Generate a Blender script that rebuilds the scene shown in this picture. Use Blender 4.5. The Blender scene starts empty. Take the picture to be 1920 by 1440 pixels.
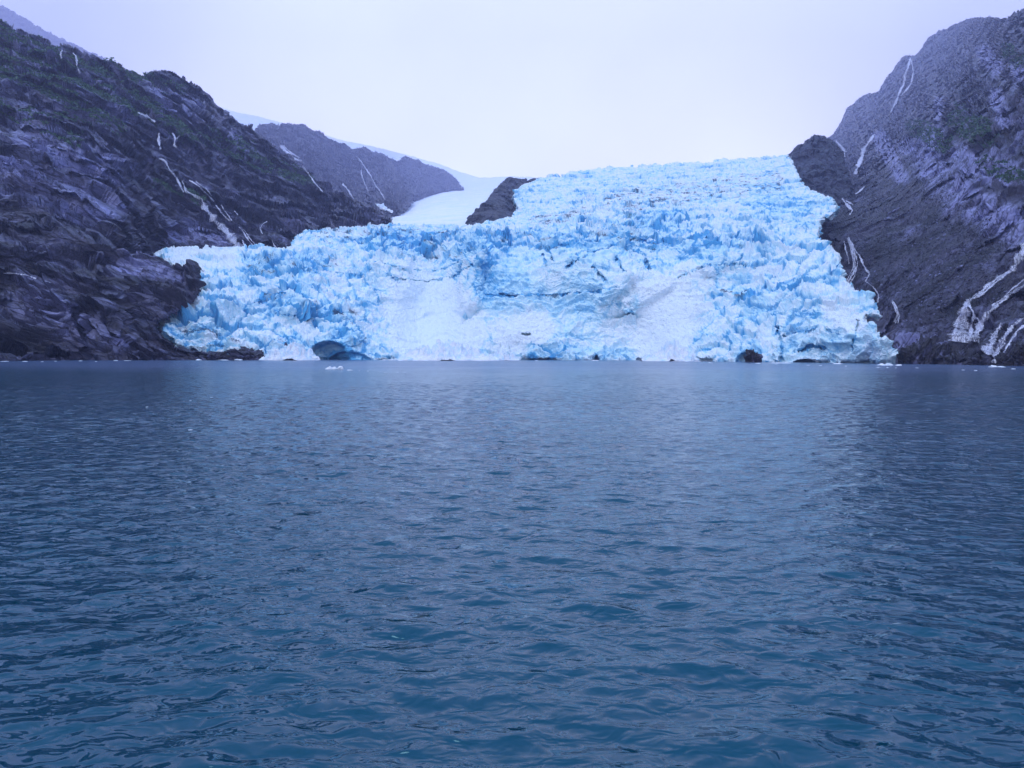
import bpy, math, random
import numpy as np
from mathutils import Matrix, Vector, Euler

rng = np.random.default_rng(7)
random.seed(7)
S = bpy.context.scene
COL = S.collection

# ------------------------------------------------------------------ camera
W, H, F = 1920.0, 1440.0, 1280.0           # photo pixels, focal length in pixels
CAM_H = 6.0
cam_d = bpy.data.cameras.new("camera")
cam = bpy.data.objects.new("camera", cam_d)
COL.objects.link(cam)
cam_d.sensor_width = 36.0
cam_d.lens = 36.0 * F / W
cam_d.clip_start = 0.1
cam_d.clip_end = 30000
CAM_R = Euler((math.radians(90 - 2.6), 0, 0)).to_matrix() @ Matrix.Rotation(math.radians(0.18), 3, 'Z')
cam.matrix_world = Matrix.Translation((0, 0, CAM_H)) @ CAM_R.to_4x4()
S.camera = cam
RM = np.array(CAM_R)

# ------------------------------------------------------------------ exposure, render
S.view_settings.view_transform = 'Standard'
S.view_settings.look = 'None'
S.view_settings.exposure = 0.0
S.view_settings.gamma = 1.0
S.cycles.use_denoising = True
S.cycles.max_bounces = 8
S.cycles.diffuse_bounces = 4
S.cycles.glossy_bounces = 3
S.cycles.volume_bounces = 2
S.cycles.caustics_reflective = False

# ------------------------------------------------------------------ world and sun
SUN_EL, SUN_ROT = math.radians(60), math.radians(25)
world = bpy.data.worlds.new("World")
S.world = world
world.use_nodes = True
nt = world.node_tree
nt.nodes.clear()
def N(tree, kind, **kw):
    n = tree.nodes.new(kind)
    for k, v in kw.items():
        if k in n.inputs.keys() if isinstance(k, str) else False:
            n.inputs[k].default_value = v
        else:
            setattr(n, k, v)
    return n
out = N(nt, 'ShaderNodeOutputWorld')
bg = N(nt, 'ShaderNodeBackground')
bg.inputs['Strength'].default_value = 0.15
sky = N(nt, 'ShaderNodeTexSky', sky_type='NISHITA', sun_disc=False, sun_elevation=SUN_EL, sun_rotation=SUN_ROT)
sky.air_density = 1.0; sky.dust_density = 3.0
tc = N(nt, 'ShaderNodeTexCoord')
sep = N(nt, 'ShaderNodeSeparateXYZ')
nt.links.new(tc.outputs['Generated'], sep.inputs[0])
ramp = N(nt, 'ShaderNodeValToRGB')
SKY_K = 10.4
cr = ramp.color_ramp
cr.elements[0].position = 0.0;  cr.elements[0].color = (0.86, 0.87, 0.98, 1)
cr.elements[1].position = 1.0;  cr.elements[1].color = (0.30, 0.56, 1.0, 1)
e = cr.elements.new(0.22); e.color = (0.76, 0.80, 0.99, 1)
e = cr.elements.new(0.5); e.color = (0.58, 0.67, 0.99, 1)
e = cr.elements.new(0.7); e.color = (0.38, 0.60, 1.0, 1)
nt.links.new(sep.outputs['Z'], ramp.inputs['Fac'])
# soft cloud mottling of the overcast
cn = N(nt, 'ShaderNodeTexNoise')
cn.inputs['Scale'].default_value = 2.2; cn.inputs['Detail'].default_value = 4
nt.links.new(tc.outputs['Generated'], cn.inputs['Vector'])
cm = N(nt, 'ShaderNodeMapRange')
cm.inputs['From Min'].default_value = 0.3; cm.inputs['From Max'].default_value = 0.7
cm.inputs['To Min'].default_value = 0.80 * SKY_K; cm.inputs['To Max'].default_value = 1.14 * SKY_K
nt.links.new(cn.outputs['Fac'], cm.inputs['Value'])
cmul = N(nt, 'ShaderNodeVectorMath', operation='SCALE')
nt.links.new(ramp.outputs['Color'], cmul.inputs[0])
nt.links.new(cm.outputs['Result'], cmul.inputs['Scale'])
smix = N(nt, 'ShaderNodeMix', data_type='RGBA')
smix.inputs['Factor'].default_value = 0.9
nt.links.new(sky.outputs['Color'], smix.inputs['A'])
# the overcast is thinner and brighter low over the ice
gd = N(nt, 'ShaderNodeVectorMath', operation='DOT_PRODUCT'); nt.links.new(tc.outputs['Generated'], gd.inputs[0]); gd.inputs[1].default_value = (0.02, 0.975, 0.22)
gm_ = N(nt, 'ShaderNodeMapRange'); gm_.inputs['From Min'].default_value = 0.80; gm_.inputs['From Max'].default_value = 1.0; gm_.inputs['To Min'].default_value = 0.0; gm_.inputs['To Max'].default_value = 0.40
gm_.interpolation_type = 'SMOOTHSTEP'
nt.links.new(gd.outputs['Value'], gm_.inputs['Value'])
ga = N(nt, 'ShaderNodeVectorMath', operation='SCALE'); ga.inputs[0].default_value = (SKY_K * 1.0, SKY_K * 0.92, SKY_K * 0.75); nt.links.new(gm_.outputs['Result'], ga.inputs['Scale'])
gs = N(nt, 'ShaderNodeVectorMath', operation='ADD'); nt.links.new(cmul.outputs['Vector'], gs.inputs[0]); nt.links.new(ga.outputs['Vector'], gs.inputs[1])
nt.links.new(gs.outputs['Vector'], smix.inputs['B'])
nt.links.new(smix.outputs['Result'], bg.inputs['Color'])
nt.links.new(bg.outputs[0], out.inputs['Surface'])

sun_d = bpy.data.lights.new("sun", 'SUN')
sun_d.energy = 1.2
sun_d.angle = math.radians(25)
sun_d.color = (1.0, 0.98, 0.95)
sun = bpy.data.objects.new("sun", sun_d)
COL.objects.link(sun)
# sun stands behind and to the left of the viewer, high
sd_ = Vector((-0.45, -0.55, 0)).normalized() * math.cos(SUN_EL) + Vector((0, 0, math.sin(SUN_EL)))
sun.rotation_euler = sd_.to_track_quat('Z', 'Y').to_euler()
sun.location = (0, 0, 900)
sky.sun_rotation = math.atan2(sd_.x, sd_.y)

# ------------------------------------------------------------------ numpy helpers
def unproj(px, py, d):
    px = np.asarray(px, float); py = np.asarray(py, float); d = np.asarray(d, float)
    v = np.stack([(px - W / 2) / F * d, -(py - H / 2) / F * d, -d], -1)
    p = v @ RM.T
    p[..., 2] += CAM_H
    return p
def proj(p):
    q = (np.asarray(p, float) - np.array([0, 0, CAM_H])) @ RM
    d = -q[..., 2]
    return q[..., 0] / d * F + W / 2, -q[..., 1] / d * F + H / 2, d
def water_depth(px, py, z=0.0):
    v = unproj(px, py, 1.0)
    return (z - CAM_H) / (v[..., 2] - CAM_H)
WLX = [-320, -250, 0, 280, 750, 1180, 1300, 1500, 1780, 1920, 2150, 2260]
WLY = [687, 684, 676.5, 674.5, 675, 675.3, 677, 679.3, 682.8, 686, 694, 698]
def wl(px): return np.interp(px, WLX, WLY)
def WD(px): return float(water_depth(px, wl(px)))

G3 = rng.normal(size=(4096, 3)).astype(np.float32)
G3 /= np.linalg.norm(G3, axis=1)[:, None]
def _hash(ix, iy, iz):
    h = (ix * 73856093) ^ (iy * 19349663) ^ (iz * 83492791)
    h = (h ^ (h >> 13)) * 1274126177
    return (h ^ (h >> 16))
def perlin(p, seed=0):
    p = np.asarray(p, np.float32) + np.float32(seed * 17.31)
    i = np.floor(p).astype(np.int64); f = (p - i).astype(np.float32)
    u = f * f * f * (f * (f * 6 - 15) + 10)
    r = 0
    for dx in (0, 1):
        wx = u[:, 0] if dx else 1 - u[:, 0]
        for dy in (0, 1):
            wy = u[:, 1] if dy else 1 - u[:, 1]
            for dz in (0, 1):
                wz = u[:, 2] if dz else 1 - u[:, 2]
                g = G3[_hash(i[:, 0] + dx, i[:, 1] + dy, i[:, 2] + dz) & 4095]
                r = r + wx * wy * wz * (g[:, 0] * (f[:, 0] - dx) + g[:, 1] * (f[:, 1] - dy) + g[:, 2] * (f[:, 2] - dz))
    return r * 1.5
def fbm(p, octv=4, seed=0, gain=0.5):
    r, a, s = 0, 1.0, 1.0
    for k in range(octv):
        r = r + a * perlin(p * s, seed + k); a *= gain; s *= 2.03
    return r
def ridged(p, octv=3, seed=0, gain=0.5):
    r, a, s, w, tot = 0, 1.0, 1.0, 1.0, 0
    for k in range(octv):
        n = 1 - np.abs(perlin(p * s, seed + k)) * 1.6
        n = np.clip(n, 0, 1) ** 2
        r = r + a * n * w; w = np.clip(n * 1.5, 0, 1); tot += a
        a *= gain; s *= 2.05
    return r / tot
def worley(p, seed=0, jit=0.95):
    """F1, F2 and a random value of the nearest cell"""
    p = np.asarray(p, np.float32)
    i = np.floor(p).astype(np.int64)
    n = len(p)
    f1 = np.full(n, 9., np.float32); f2 = np.full(n, 9., np.float32); cid = np.zeros(n, np.int64)
    for dx in (-1, 0, 1):
        for dy in (-1, 0, 1):
            for dz in (-1, 0, 1):
                c0, c1, c2 = i[:, 0] + dx, i[:, 1] + dy, i[:, 2] + dz
                h = _hash(c0 + seed * 101, c1, c2)
                o = G3[h & 4095] * np.float32(0.5 * jit) + np.float32(0.5)
                d = np.sqrt((c0 + o[:, 0] - p[:, 0]) ** 2 + (c1 + o[:, 1] - p[:, 1]) ** 2 + (c2 + o[:, 2] - p[:, 2]) ** 2)
                near = d < f1
                f2 = np.where(near, f1, np.minimum(f2, d))
                cid = np.where(near, h, cid); f1 = np.where(near, d, f1)
    return f1, f2, ((cid >> 3) & 1023) / 1023.0
def facet(p, seed=0, jit=0.95):
    """fractured surface: every cell is a plane of its own tilt; returns height, edge distance, cell value"""
    p = np.asarray(p, np.float32)
    i = np.floor(p).astype(np.int64)
    n = len(p)
    f1 = np.full(n, 9., np.float32); f2 = np.full(n, 9., np.float32); cid = np.zeros(n, np.int64); tl = np.zeros(n, np.float32)
    for dx in (-1, 0, 1):
        for dy in (-1, 0, 1):
            for dz in (-1, 0, 1):
                c0, c1, c2 = i[:, 0] + dx, i[:, 1] + dy, i[:, 2] + dz
                h = _hash(c0 + seed * 101, c1, c2)
                o = G3[h & 4095] * np.float32(0.5 * jit) + np.float32(0.5)
                v0, v1, v2 = p[:, 0] - c0 - o[:, 0], p[:, 1] - c1 - o[:, 1], p[:, 2] - c2 - o[:, 2]
                d = np.sqrt(v0 * v0 + v1 * v1 + v2 * v2)
                g = G3[(h >> 7) & 4095]
                t = v0 * g[:, 0] + v1 * g[:, 1] + v2 * g[:, 2]
                near = d < f1
                f2 = np.where(near, f1, np.minimum(f2, d))
                cid = np.where(near, h, cid); tl = np.where(near, t, tl); f1 = np.where(near, d, f1)
    c = ((cid >> 3) & 1023) / 1023.0
    return tl, f2 - f1, c
def sstep(a, b, x):
    t = np.clip((x - a) / (b - a), 0, 1)
    return t * t * (3 - 2 * t)
def tps(ctrl, X, Y):
    """thin plate spline of log depth through (px, py, depth) points"""
    c = np.array([(a, b) for a, b, _ in ctrl], float) / 400.0
    z = np.log(np.array([d for _, _, d in ctrl], float))
    def U(r2): return 0.5 * r2 * np.log(r2 + 1e-12)
    n = len(c)
    K = U(((c[:, None] - c[None]) ** 2).sum(-1)) + np.eye(n) * 0.003
    P = np.hstack([np.ones((n, 1)), c])
    A = np.vstack([np.hstack([K, P]), np.hstack([P.T, np.zeros((3, 3))])])
    w = np.linalg.solve(A, np.concatenate([z, np.zeros(3)]))
    x = X.ravel() / 400.0; y = Y.ravel() / 400.0
    r = w[n] + w[n + 1] * x + w[n + 2] * y
    for k in range(n):
        r = r + w[k] * U((x - c[k, 0]) ** 2 + (y - c[k, 1]) ** 2)
    return np.exp(r).reshape(X.shape)
def poly_sd(poly, X, Y):
    """signed distance (negative inside) to a polygon and the nearest edge point"""
    x, y = X.ravel(), Y.ravel()
    inside = np.zeros(x.shape, bool)
    best = np.full(x.shape, 1e12); qx = x.copy(); qy = y.copy()
    n = len(poly)
    for k in range(n):
        x1, y1 = poly[k]; x2, y2 = poly[(k + 1) % n]
        if y1 != y2:
            cond = ((y1 > y) != (y2 > y)) & (x < (x2 - x1) * (y - y1) / (y2 - y1) + x1)
            inside ^= cond
        dx, dy = x2 - x1, y2 - y1
        t = np.clip(((x - x1) * dx + (y - y1) * dy) / max(dx * dx + dy * dy, 1e-9), 0, 1)
        cx, cy = x1 + t * dx, y1 + t * dy
        d = (x - cx) ** 2 + (y - cy) ** 2
        m = d < best
        best = np.where(m, d, best); qx = np.where(m, cx, qx); qy = np.where(m, cy, qy)
    d = np.sqrt(best)
    return np.where(inside, -d, d).reshape(X.shape), qx.reshape(X.shape), qy.reshape(X.shape)
def rough_poly(poly, amp=1.5, seg=7, seed=0):
    """subdivide an outline and roughen it a little"""
    r = np.random.default_rng(seed)
    o = []
    n = len(poly)
    for k in range(n):
        a = np.array(poly[k], float); b = np.array(poly[(k + 1) % n], float)
        m = max(1, int(np.linalg.norm(b - a) / seg))
        for j in range(m):
            p = a + (b - a) * j / m
            if j: p = p + r.normal(size=2) * amp * 0.5
            o.append((p[0], p[1]))
    return o
def blob(X, Y, items):
    """soft ellipses / capsules in outline space: (x0,y0,x1,y1,radius)"""
    m = np.zeros(X.shape)
    for x0, y0, x1, y1, r in items:
        dx, dy = x1 - x0, y1 - y0
        t = np.clip(((X - x0) * dx + (Y - y0) * dy) / max(dx * dx + dy * dy, 1e-9), 0, 1)
        d = np.hypot(X - x0 - t * dx, Y - y0 - t * dy) / r
        m = np.maximum(m, 1 - sstep(0.4, 1.3, d))
    return m

# ------------------------------------------------------------------ mesh / tagging helpers
def mesh_obj(name, V, Fq, mat, parent=None, attrs=None, smooth=False, link=True):
    V = np.ascontiguousarray(V, np.float32).reshape(-1, 3)
    me = bpy.data.meshes.new(name)
    Fq = np.asarray(Fq, np.int32)
    k = Fq.shape[1]
    me.vertices.add(len(V)); me.vertices.foreach_set('co', V.ravel())
    me.loops.add(Fq.size); me.loops.foreach_set('vertex_index', Fq.ravel())
    me.polygons.add(len(Fq))
    me.polygons.foreach_set('loop_start', np.arange(0, Fq.size, k, dtype=np.int32))
    me.polygons.foreach_set('loop_total', np.full(len(Fq), k, np.int32))
    me.polygons.foreach_set('use_smooth', np.full(len(Fq), smooth))
    me.update(calc_edges=True)
    for an, av in (attrs or {}).items():
        a = me.attributes.new(an, 'FLOAT', 'POINT')
        a.data.foreach_set('value', np.ascontiguousarray(av, np.float32).ravel())
    me.materials.append(mat)
    o = bpy.data.objects.new(name, me)
    COL.objects.link(o)
    if parent: o.parent = parent
    return o
def tag(o, label=None, cat=None, group=None, kind=None):
    if label: o['label'] = label
    if cat: o['category'] = cat
    if group: o['group'] = group
    if kind: o['kind'] = kind
    return o
def grid_normals(P):
    du = np.gradient(P, axis=1); dv = np.gradient(P, axis=0)
    n = np.cross(dv, du)
    return n / (np.linalg.norm(n, axis=-1, keepdims=True) + 1e-9)

class Layer: pass
def terrain(name, poly, ctrl, step, disp, mat, margin=9, ystep=None, rough=1.6, seed=1, depth_fx=None, attr_fx=None, skirt=(3.0, 1.2), smooth=False):
    """A relief whose outline and distances are given in outline space; it curls back and down behind its outline."""
    poly = rough_poly(poly, rough, 7, seed)
    pa = np.array(poly)
    x0, y0 = pa.min(0) - margin; x1, y1 = pa.max(0) + margin
    xs = np.arange(x0, x1, step)
    if ystep is None: ys = np.arange(y0, y1, step)
    else:
        ys = [y0]
        while ys[-1] < y1: ys.append(ys[-1] + ystep(ys[-1]))
        ys = np.array(ys)
    X, Y = np.meshgrid(xs, ys)
    sd, qx, qy = poly_sd(poly, X, Y)
    outp = sd > 0
    Xc = np.where(outp, qx, X); Yc = np.where(outp, qy, Y)
    # distances on a coarse grid
    cx = np.linspace(x0 - 5, x1 + 5, 170); cy = np.linspace(y0 - 5, y1 + 5, 150)
    CX, CY = np.meshgrid(cx, cy)
    CD = tps(ctrl, CX, CY)
    fx = (Xc - cx[0]) / (cx[1] - cx[0]); fy = (Yc - cy[0]) / (cy[1] - cy[0])
    ix = np.clip(fx.astype(int), 0, len(cx) - 2); iy = np.clip(fy.astype(int), 0, len(cy) - 2)
    fx -= ix; fy -= iy
    D = (CD[iy, ix] * (1 - fx) + CD[iy, ix + 1] * fx) * (1 - fy) + (CD[iy + 1, ix] * (1 - fx) + CD[iy + 1, ix + 1] * fx) * fy
    if depth_fx is not None: D = D + depth_fx(Xc, Yc, D)
    sk = np.where(outp, sd, 0) * D / F
    P = unproj(Xc, Yc, D + sk * skirt[0]); P[..., 2] -= sk * skirt[1]
    Nn = grid_normals(P)
    ray = P - np.array([0, 0, CAM_H]); ray /= np.linalg.norm(ray, axis=-1, keepdims=True)
    sh = X.shape
    L = Layer()
    L.X, L.Y, L.D, L.xs, L.ys = Xc, Yc, D, xs, ys
    P = P + disp(L, P.reshape(-1, 3), Nn.reshape(-1, 3), ray.reshape(-1, 3)).reshape(P.shape)
    L.P = P; L.N = grid_normals(P); L.sd = sd
    attrs = attr_fx(L) if attr_fx else {}
    ok = sd < margin * 0.9
    fo = ok[:-1, :-1] & ok[1:, :-1] & ok[1:, 1:] & ok[:-1, 1:]
    idx = np.arange(sh[0] * sh[1]).reshape(sh)
    Q = np.stack([idx[:-1, :-1][fo], idx[1:, :-1][fo], idx[1:, 1:][fo], idx[:-1, 1:][fo]], -1)
    used = np.zeros(sh[0] * sh[1], bool); used[Q.ravel()] = True
    remap = np.cumsum(used) - 1
    L.obj = mesh_obj(name, P.reshape(-1, 3)[used], remap[Q], mat, attrs={k: v.ravel()[used] for k, v in attrs.items()}, smooth=smooth)
    return L
def at(L, px, py):
    """surface point and normal of a relief at an outline position"""
    px = np.asarray(px, float); py = np.asarray(py, float)
    j = np.clip(np.round((px - L.xs[0]) / (L.xs[1] - L.xs[0])).astype(int), 0, len(L.xs) - 1)
    i = np.clip(np.searchsorted(L.ys, py), 0, len(L.ys) - 1)
    return L.P[i, j], L.N[i, j]

def front_map(L):
    if hasattr(L, 'fm'): return L.fm
    ok = (L.sd < 4).ravel()
    x, y, d = proj(L.P.reshape(-1, 3)[ok])
    x0, y0 = x.min(), y.min(); c = 2.0
    nx, ny = int((x.max() - x0) / c) + 2, int((y.max() - y0) / c) + 2
    M = np.full((ny, nx), 1e9)
    np.minimum.at(M, (((y - y0) / c).astype(int), ((x - x0) / c).astype(int)), d)
    for _ in range(2):
        Q = np.pad(M, 1, mode='edge')
        M = np.min([Q[a:a + ny, b:b + nx] for a in (0, 1, 2) for b in (0, 1, 2)], axis=0)
    L.fm = (M, x0, y0, c)
    return L.fm
def front(L, px, py):
    M, x0, y0, c = front_map(L)
    i = np.clip(((np.asarray(py) - y0) / c).astype(int), 0, M.shape[0] - 1); j = np.clip(((np.asarray(px) - x0) / c).astype(int), 0, M.shape[1] - 1)
    return M[i, j]

# ------------------------------------------------------------------ materials
def material(name):
    m = bpy.data.materials.new(name); m.use_nodes = True
    t = m.node_tree; t.nodes.clear()
    o = N(t, 'ShaderNodeOutputMaterial'); b = N(t, 'ShaderNodeBsdfPrincipled')
    t.links.new(b.outputs[0], o.inputs['Surface'])
    return m, t, b
def noise_node(t, scale, detail=4, rough=0.55, vec=None, dist=0.0):
    n = N(t, 'ShaderNodeTexNoise')
    n.inputs['Scale'].default_value = scale; n.inputs['Detail'].default_value = detail
    n.inputs['Roughness'].default_value = rough; n.inputs['Distortion'].default_value = dist
    if vec is not None: t.links.new(vec, n.inputs['Vector'])
    return n.outputs['Fac']
def mixc(t, fac, a, b):
    m = N(t, 'ShaderNodeMix', data_type='RGBA')
    for s, v in (('Factor', fac), ('A', a), ('B', b)):
        if isinstance(v, (int, float)): m.inputs[s].default_value = v
        elif isinstance(v, tuple): m.inputs[s].default_value = (*v, 1)
        else: t.links.new(v, m.inputs[s])
    return m.outputs['Result']
def maprange(t, v, a, b, c=0.0, d=1.0):
    m = N(t, 'ShaderNodeMapRange')
    for k, x in (('From Min', a), ('From Max', b), ('To Min', c), ('To Max', d)): m.inputs[k].default_value = x
    t.links.new(v, m.inputs['Value'])
    return m.outputs['Result']
def math_n(t, op, a, b=None):
    m = N(t, 'ShaderNodeMath', operation=op)
    for k, v in enumerate((a, b)):
        if v is None: continue
        if isinstance(v, (int, float)): m.inputs[k].default_value = v
        else: t.links.new(v, m.inputs[k])
    return m.outputs[0]
def attr_n(t, name):
    a = N(t, 'ShaderNodeAttribute'); a.attribute_name = name
    return a.outputs['Fac']
def bump(t, b, h, strength, dist):
    n = N(t, 'ShaderNodeBump')
    n.inputs['Strength'].default_value = strength; n.inputs['Distance'].default_value = dist
    t.links.new(h, n.inputs['Height']); t.links.new(n.outputs[0], b.inputs['Normal'])

def rock_material(name, dark, light, green, strata=(0.88, 0.35, -0.42)):
    m, t, b = material(name)
    tcn = N(t, 'ShaderNodeTexCoord'); ob = tcn.outputs['Object']
    a = Vector(strata).normalized()
    # stretch the pattern along the strata: p' = p - .78 (p.a) a
    dot = N(t, 'ShaderNodeVectorMath', operation='DOT_PRODUCT'); t.links.new(ob, dot.inputs[0]); dot.inputs[1].default_value = a
    sc = N(t, 'ShaderNodeVectorMath', operation='SCALE'); sc.inputs[0].default_value = a; t.links.new(math_n(t, 'MULTIPLY', dot.outputs['Value'], 0.75), sc.inputs['Scale'])
    sub = N(t, 'ShaderNodeVectorMath', operation='SUBTRACT'); t.links.new(ob, sub.inputs[0]); t.links.new(sc.outputs[0], sub.inputs[1])
    st = sub.outputs[0]
    n1 = noise_node(t, 0.045, 5, 0.6, st, 0.5)
    n2 = noise_node(t, 0.30, 6, 0.7, st, 0.3)
    n3 = noise_node(t, 0.02, 3, 0.5, ob)
    n4 = noise_node(t, 1.2, 4, 0.7, ob, 0.2)
    def cen(x, k): return math_n(t, 'MULTIPLY', math_n(t, 'SUBTRACT', x, 0.5), k)
    v = math_n(t, 'ADD', math_n(t, 'ADD', cen(n1, 0.95), cen(n2, 0.75)), math_n(t, 'ADD', cen(n4, 0.35), math_n(t, 'MULTIPLY', math_n(t, 'SUBTRACT', attr_n(t, 'pale'), 0.45), 0.30)))
    f = math_n(t, 'POWER', maprange(t, v, -0.20, 0.34), 1.6)
    def joints(scale, wdt):
        vo = N(t, 'ShaderNodeTexVoronoi', feature='DISTANCE_TO_EDGE'); vo.inputs['Scale'].default_value = scale
        dv = N(t, 'ShaderNodeVectorMath', operation='ADD'); t.links.new(st, dv.inputs[0])
        nz_ = N(t, 'ShaderNodeTexNoise'); nz_.inputs['Scale'].default_value = scale * 2.5; nz_.inputs['Detail'].default_value = 4; t.links.new(st, nz_.inputs['Vector'])
        sc2 = N(t, 'ShaderNodeVectorMath', operation='SCALE'); t.links.new(nz_.outputs['Color'], sc2.inputs[0]); sc2.inputs['Scale'].default_value = 0.55 / scale
        t.links.new(sc2.outputs[0], dv.inputs[1]); t.links.new(dv.outputs[0], vo.inputs['Vector'])
        return maprange(t, vo.outputs['Distance'], 0.0, wdt)
    jt = math_n(t, 'MULTIPLY', joints(0.038, 0.035), joints(0.13, 0.055))
    f = math_n(t, 'MULTIPLY', f, maprange(t, jt, 0, 1, 0.15, 1.0))
    c = mixc(t, f, dark, light)
    warm = mixc(t, maprange(t, n3, 0.45, 0.65, 0, 0.2), c, tuple(x * y for x, y in zip(light, (0.50, 0.42, 0.42))))
    gn = noise_node(t, 0.25, 4, 0.7, ob)
    gm = maprange(t, math_n(t, 'ADD', math_n(t, 'MULTIPLY', attr_n(t, 'green'), 0.85), math_n(t, 'MULTIPLY', math_n(t, 'SUBTRACT', gn, 0.5), 0.9)), 0.42, 0.62)
    gcol = mixc(t, noise_node(t, 0.08, 3, 0.5, ob), green, tuple(x * y for x, y in zip(green, (1.5, 0.85, 0.6))))
    c = mixc(t, gm, warm, gcol)
    t.links.new(c, b.inputs['Base Color'])
    b.inputs['Roughness'].default_value = 0.5
    b.inputs['Specular IOR Level'].default_value = 0.5
    hb = math_n(t, 'ADD', noise_node(t, 0.9, 6, 0.7, st), math_n(t, 'MULTIPLY', noise_node(t, 0.22, 4, 0.6, st, 0.5), 1.6))
    hb = math_n(t, 'ADD', hb, math_n(t, 'MULTIPLY', jt, 0.6))
    bump(t, b, hb, 0.8, 1.3)
    return m
ROCK_D, ROCK_L = (0.005, 0.004, 0.009), (0.29, 0.30, 0.53)
M_left = rock_material('left_rock', ROCK_D, ROCK_L, (0.020, 0.062, 0.030))
M_right = rock_material('right_rock', ROCK_D, (0.29, 0.30, 0.53), (0.014, 0.045, 0.042), (0.5, 0.35, 0.8))
M_far = rock_material('far_rock', (0.015, 0.013, 0.030), (0.095, 0.10, 0.20), (0.025, 0.05, 0.04), (0.6, 0.2, -0.75))

M_nun = rock_material('outcrop_rock', (0.006, 0.007, 0.015), (0.075, 0.08, 0.15), (0.02, 0.04, 0.03), (0.6, 0.2, -0.75))

def ice_material(name, white=(0.81, 0.90, 0.95), mid=(0.54, 0.82, 0.93), deep=(0.11, 0.45, 0.76)):
    m, t, b = material(name)
    ob = N(t, 'ShaderNodeTexCoord').outputs['Object']
    n1 = noise_node(t, 0.12, 5, 0.6, ob, 0.4)
    n2 = noise_node(t, 0.7, 4, 0.6, ob)
    bl = attr_n(t, 'blue')
    v = math_n(t, 'ADD', bl, math_n(t, 'ADD', math_n(t, 'MULTIPLY', math_n(t, 'SUBTRACT', n1, 0.5), 0.7), math_n(t, 'MULTIPLY', math_n(t, 'SUBTRACT', n2, 0.5), 0.3)))
    c = mixc(t, maprange(t, v, 0.10, 0.55), white, mid)
    c = mixc(t, maprange(t, v, 0.50, 0.95), c, deep)
    dn = noise_node(t, 1.1, 5, 0.8, ob, 0.5)
    dm = maprange(t, math_n(t, 'ADD', attr_n(t, 'dirt'), math_n(t, 'MULTIPLY', math_n(t, 'SUBTRACT', dn, 0.5), 1.3)), 0.55, 0.75, 0, 0.9)
    c = mixc(t, dm, c, (0.035, 0.065, 0.12))
    t.links.new(c, b.inputs['Base Color'])
    b.inputs['Roughness'].default_value = 0.55
    b.inputs['Specular IOR Level'].default_value = 0.25
    hb = math_n(t, 'ADD', noise_node(t, 0.9, 6, 0.7, ob, 0.3), math_n(t, 'MULTIPLY', noise_node(t, 0.15, 3, 0.5, ob), 1.5))
    bump(t, b, hb, 0.7, 1.2)
    return m
M_ice = ice_material('glacier_ice')
M_floe = ice_material('floe_ice', (0.86, 0.90, 0.95), (0.62, 0.82, 0.95), (0.25, 0.55, 0.85))
def snow_material():
    m, t, b = material('snow')
    ob = N(t, 'ShaderNodeTexCoord').outputs['Object']
    n1 = noise_node(t, 0.012, 6, 0.6, ob, 0.8)
    c = mixc(t, maprange(t, n1, 0.45, 0.68), (0.93, 0.95, 0.96), (0.72, 0.86, 0.95))
    mp = N(t, 'ShaderNodeMapping'); mp.inputs['Scale'].default_value = (0.25, 1, 1); t.links.new(ob, mp.inputs['Vector'])
    c = mixc(t, maprange(t, noise_node(t, 0.05, 5, 0.65, mp.outputs[0], 0.8), 0.58, 0.70, 0, 0.7), c, (0.58, 0.80, 0.94))
    t.links.new(c, b.inputs['Base Color']); b.inputs['Roughness'].default_value = 0.8
    bump(t, b, noise_node(t, 0.05, 5, 0.6, ob), 0.6, 4.0)
    return m
M_snow = snow_material()
def fall_material():
    m, t, b = material('white_water')
    ob = N(t, 'ShaderNodeTexCoord').outputs['Object']
    mp = N(t, 'ShaderNodeMapping'); mp.inputs['Scale'].default_value = (1.3, 1.3, 0.16)
    t.links.new(ob, mp.inputs['Vector'])
    st = noise_node(t, 0.9, 5, 0.7, mp.outputs[0])
    c = mixc(t, maprange(t, st, 0.35, 0.65), (0.36, 0.37, 0.52), (0.82, 0.84, 0.94))
    t.links.new(c, b.inputs['Base Color']); b.inputs['Roughness'].default_value = 0.5
    al = math_n(t, 'ADD', attr_n(t, 'core'), math_n(t, 'MULTIPLY', math_n(t, 'SUBTRACT', st, 0.5), 2.6))
    t.links.new(maprange(t, al, 0.0, 0.7, 0.0, 0.95), b.inputs['Alpha'])
    return m
M_fall = fall_material()
def leaf_material():
    m, t, b = material('shrub_leaves')
    ob = N(t, 'ShaderNodeTexCoord').outputs['Object']
    c = mixc(t, maprange(t, noise_node(t, 0.15, 3, 0.6, ob), 0.35, 0.65), (0.026, 0.080, 0.042), (0.065, 0.140, 0.050))
    t.links.new(c, b.inputs['Base Color']); b.inputs['Roughness'].default_value = 0.7
    return m
M_leaf = leaf_material()

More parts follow.
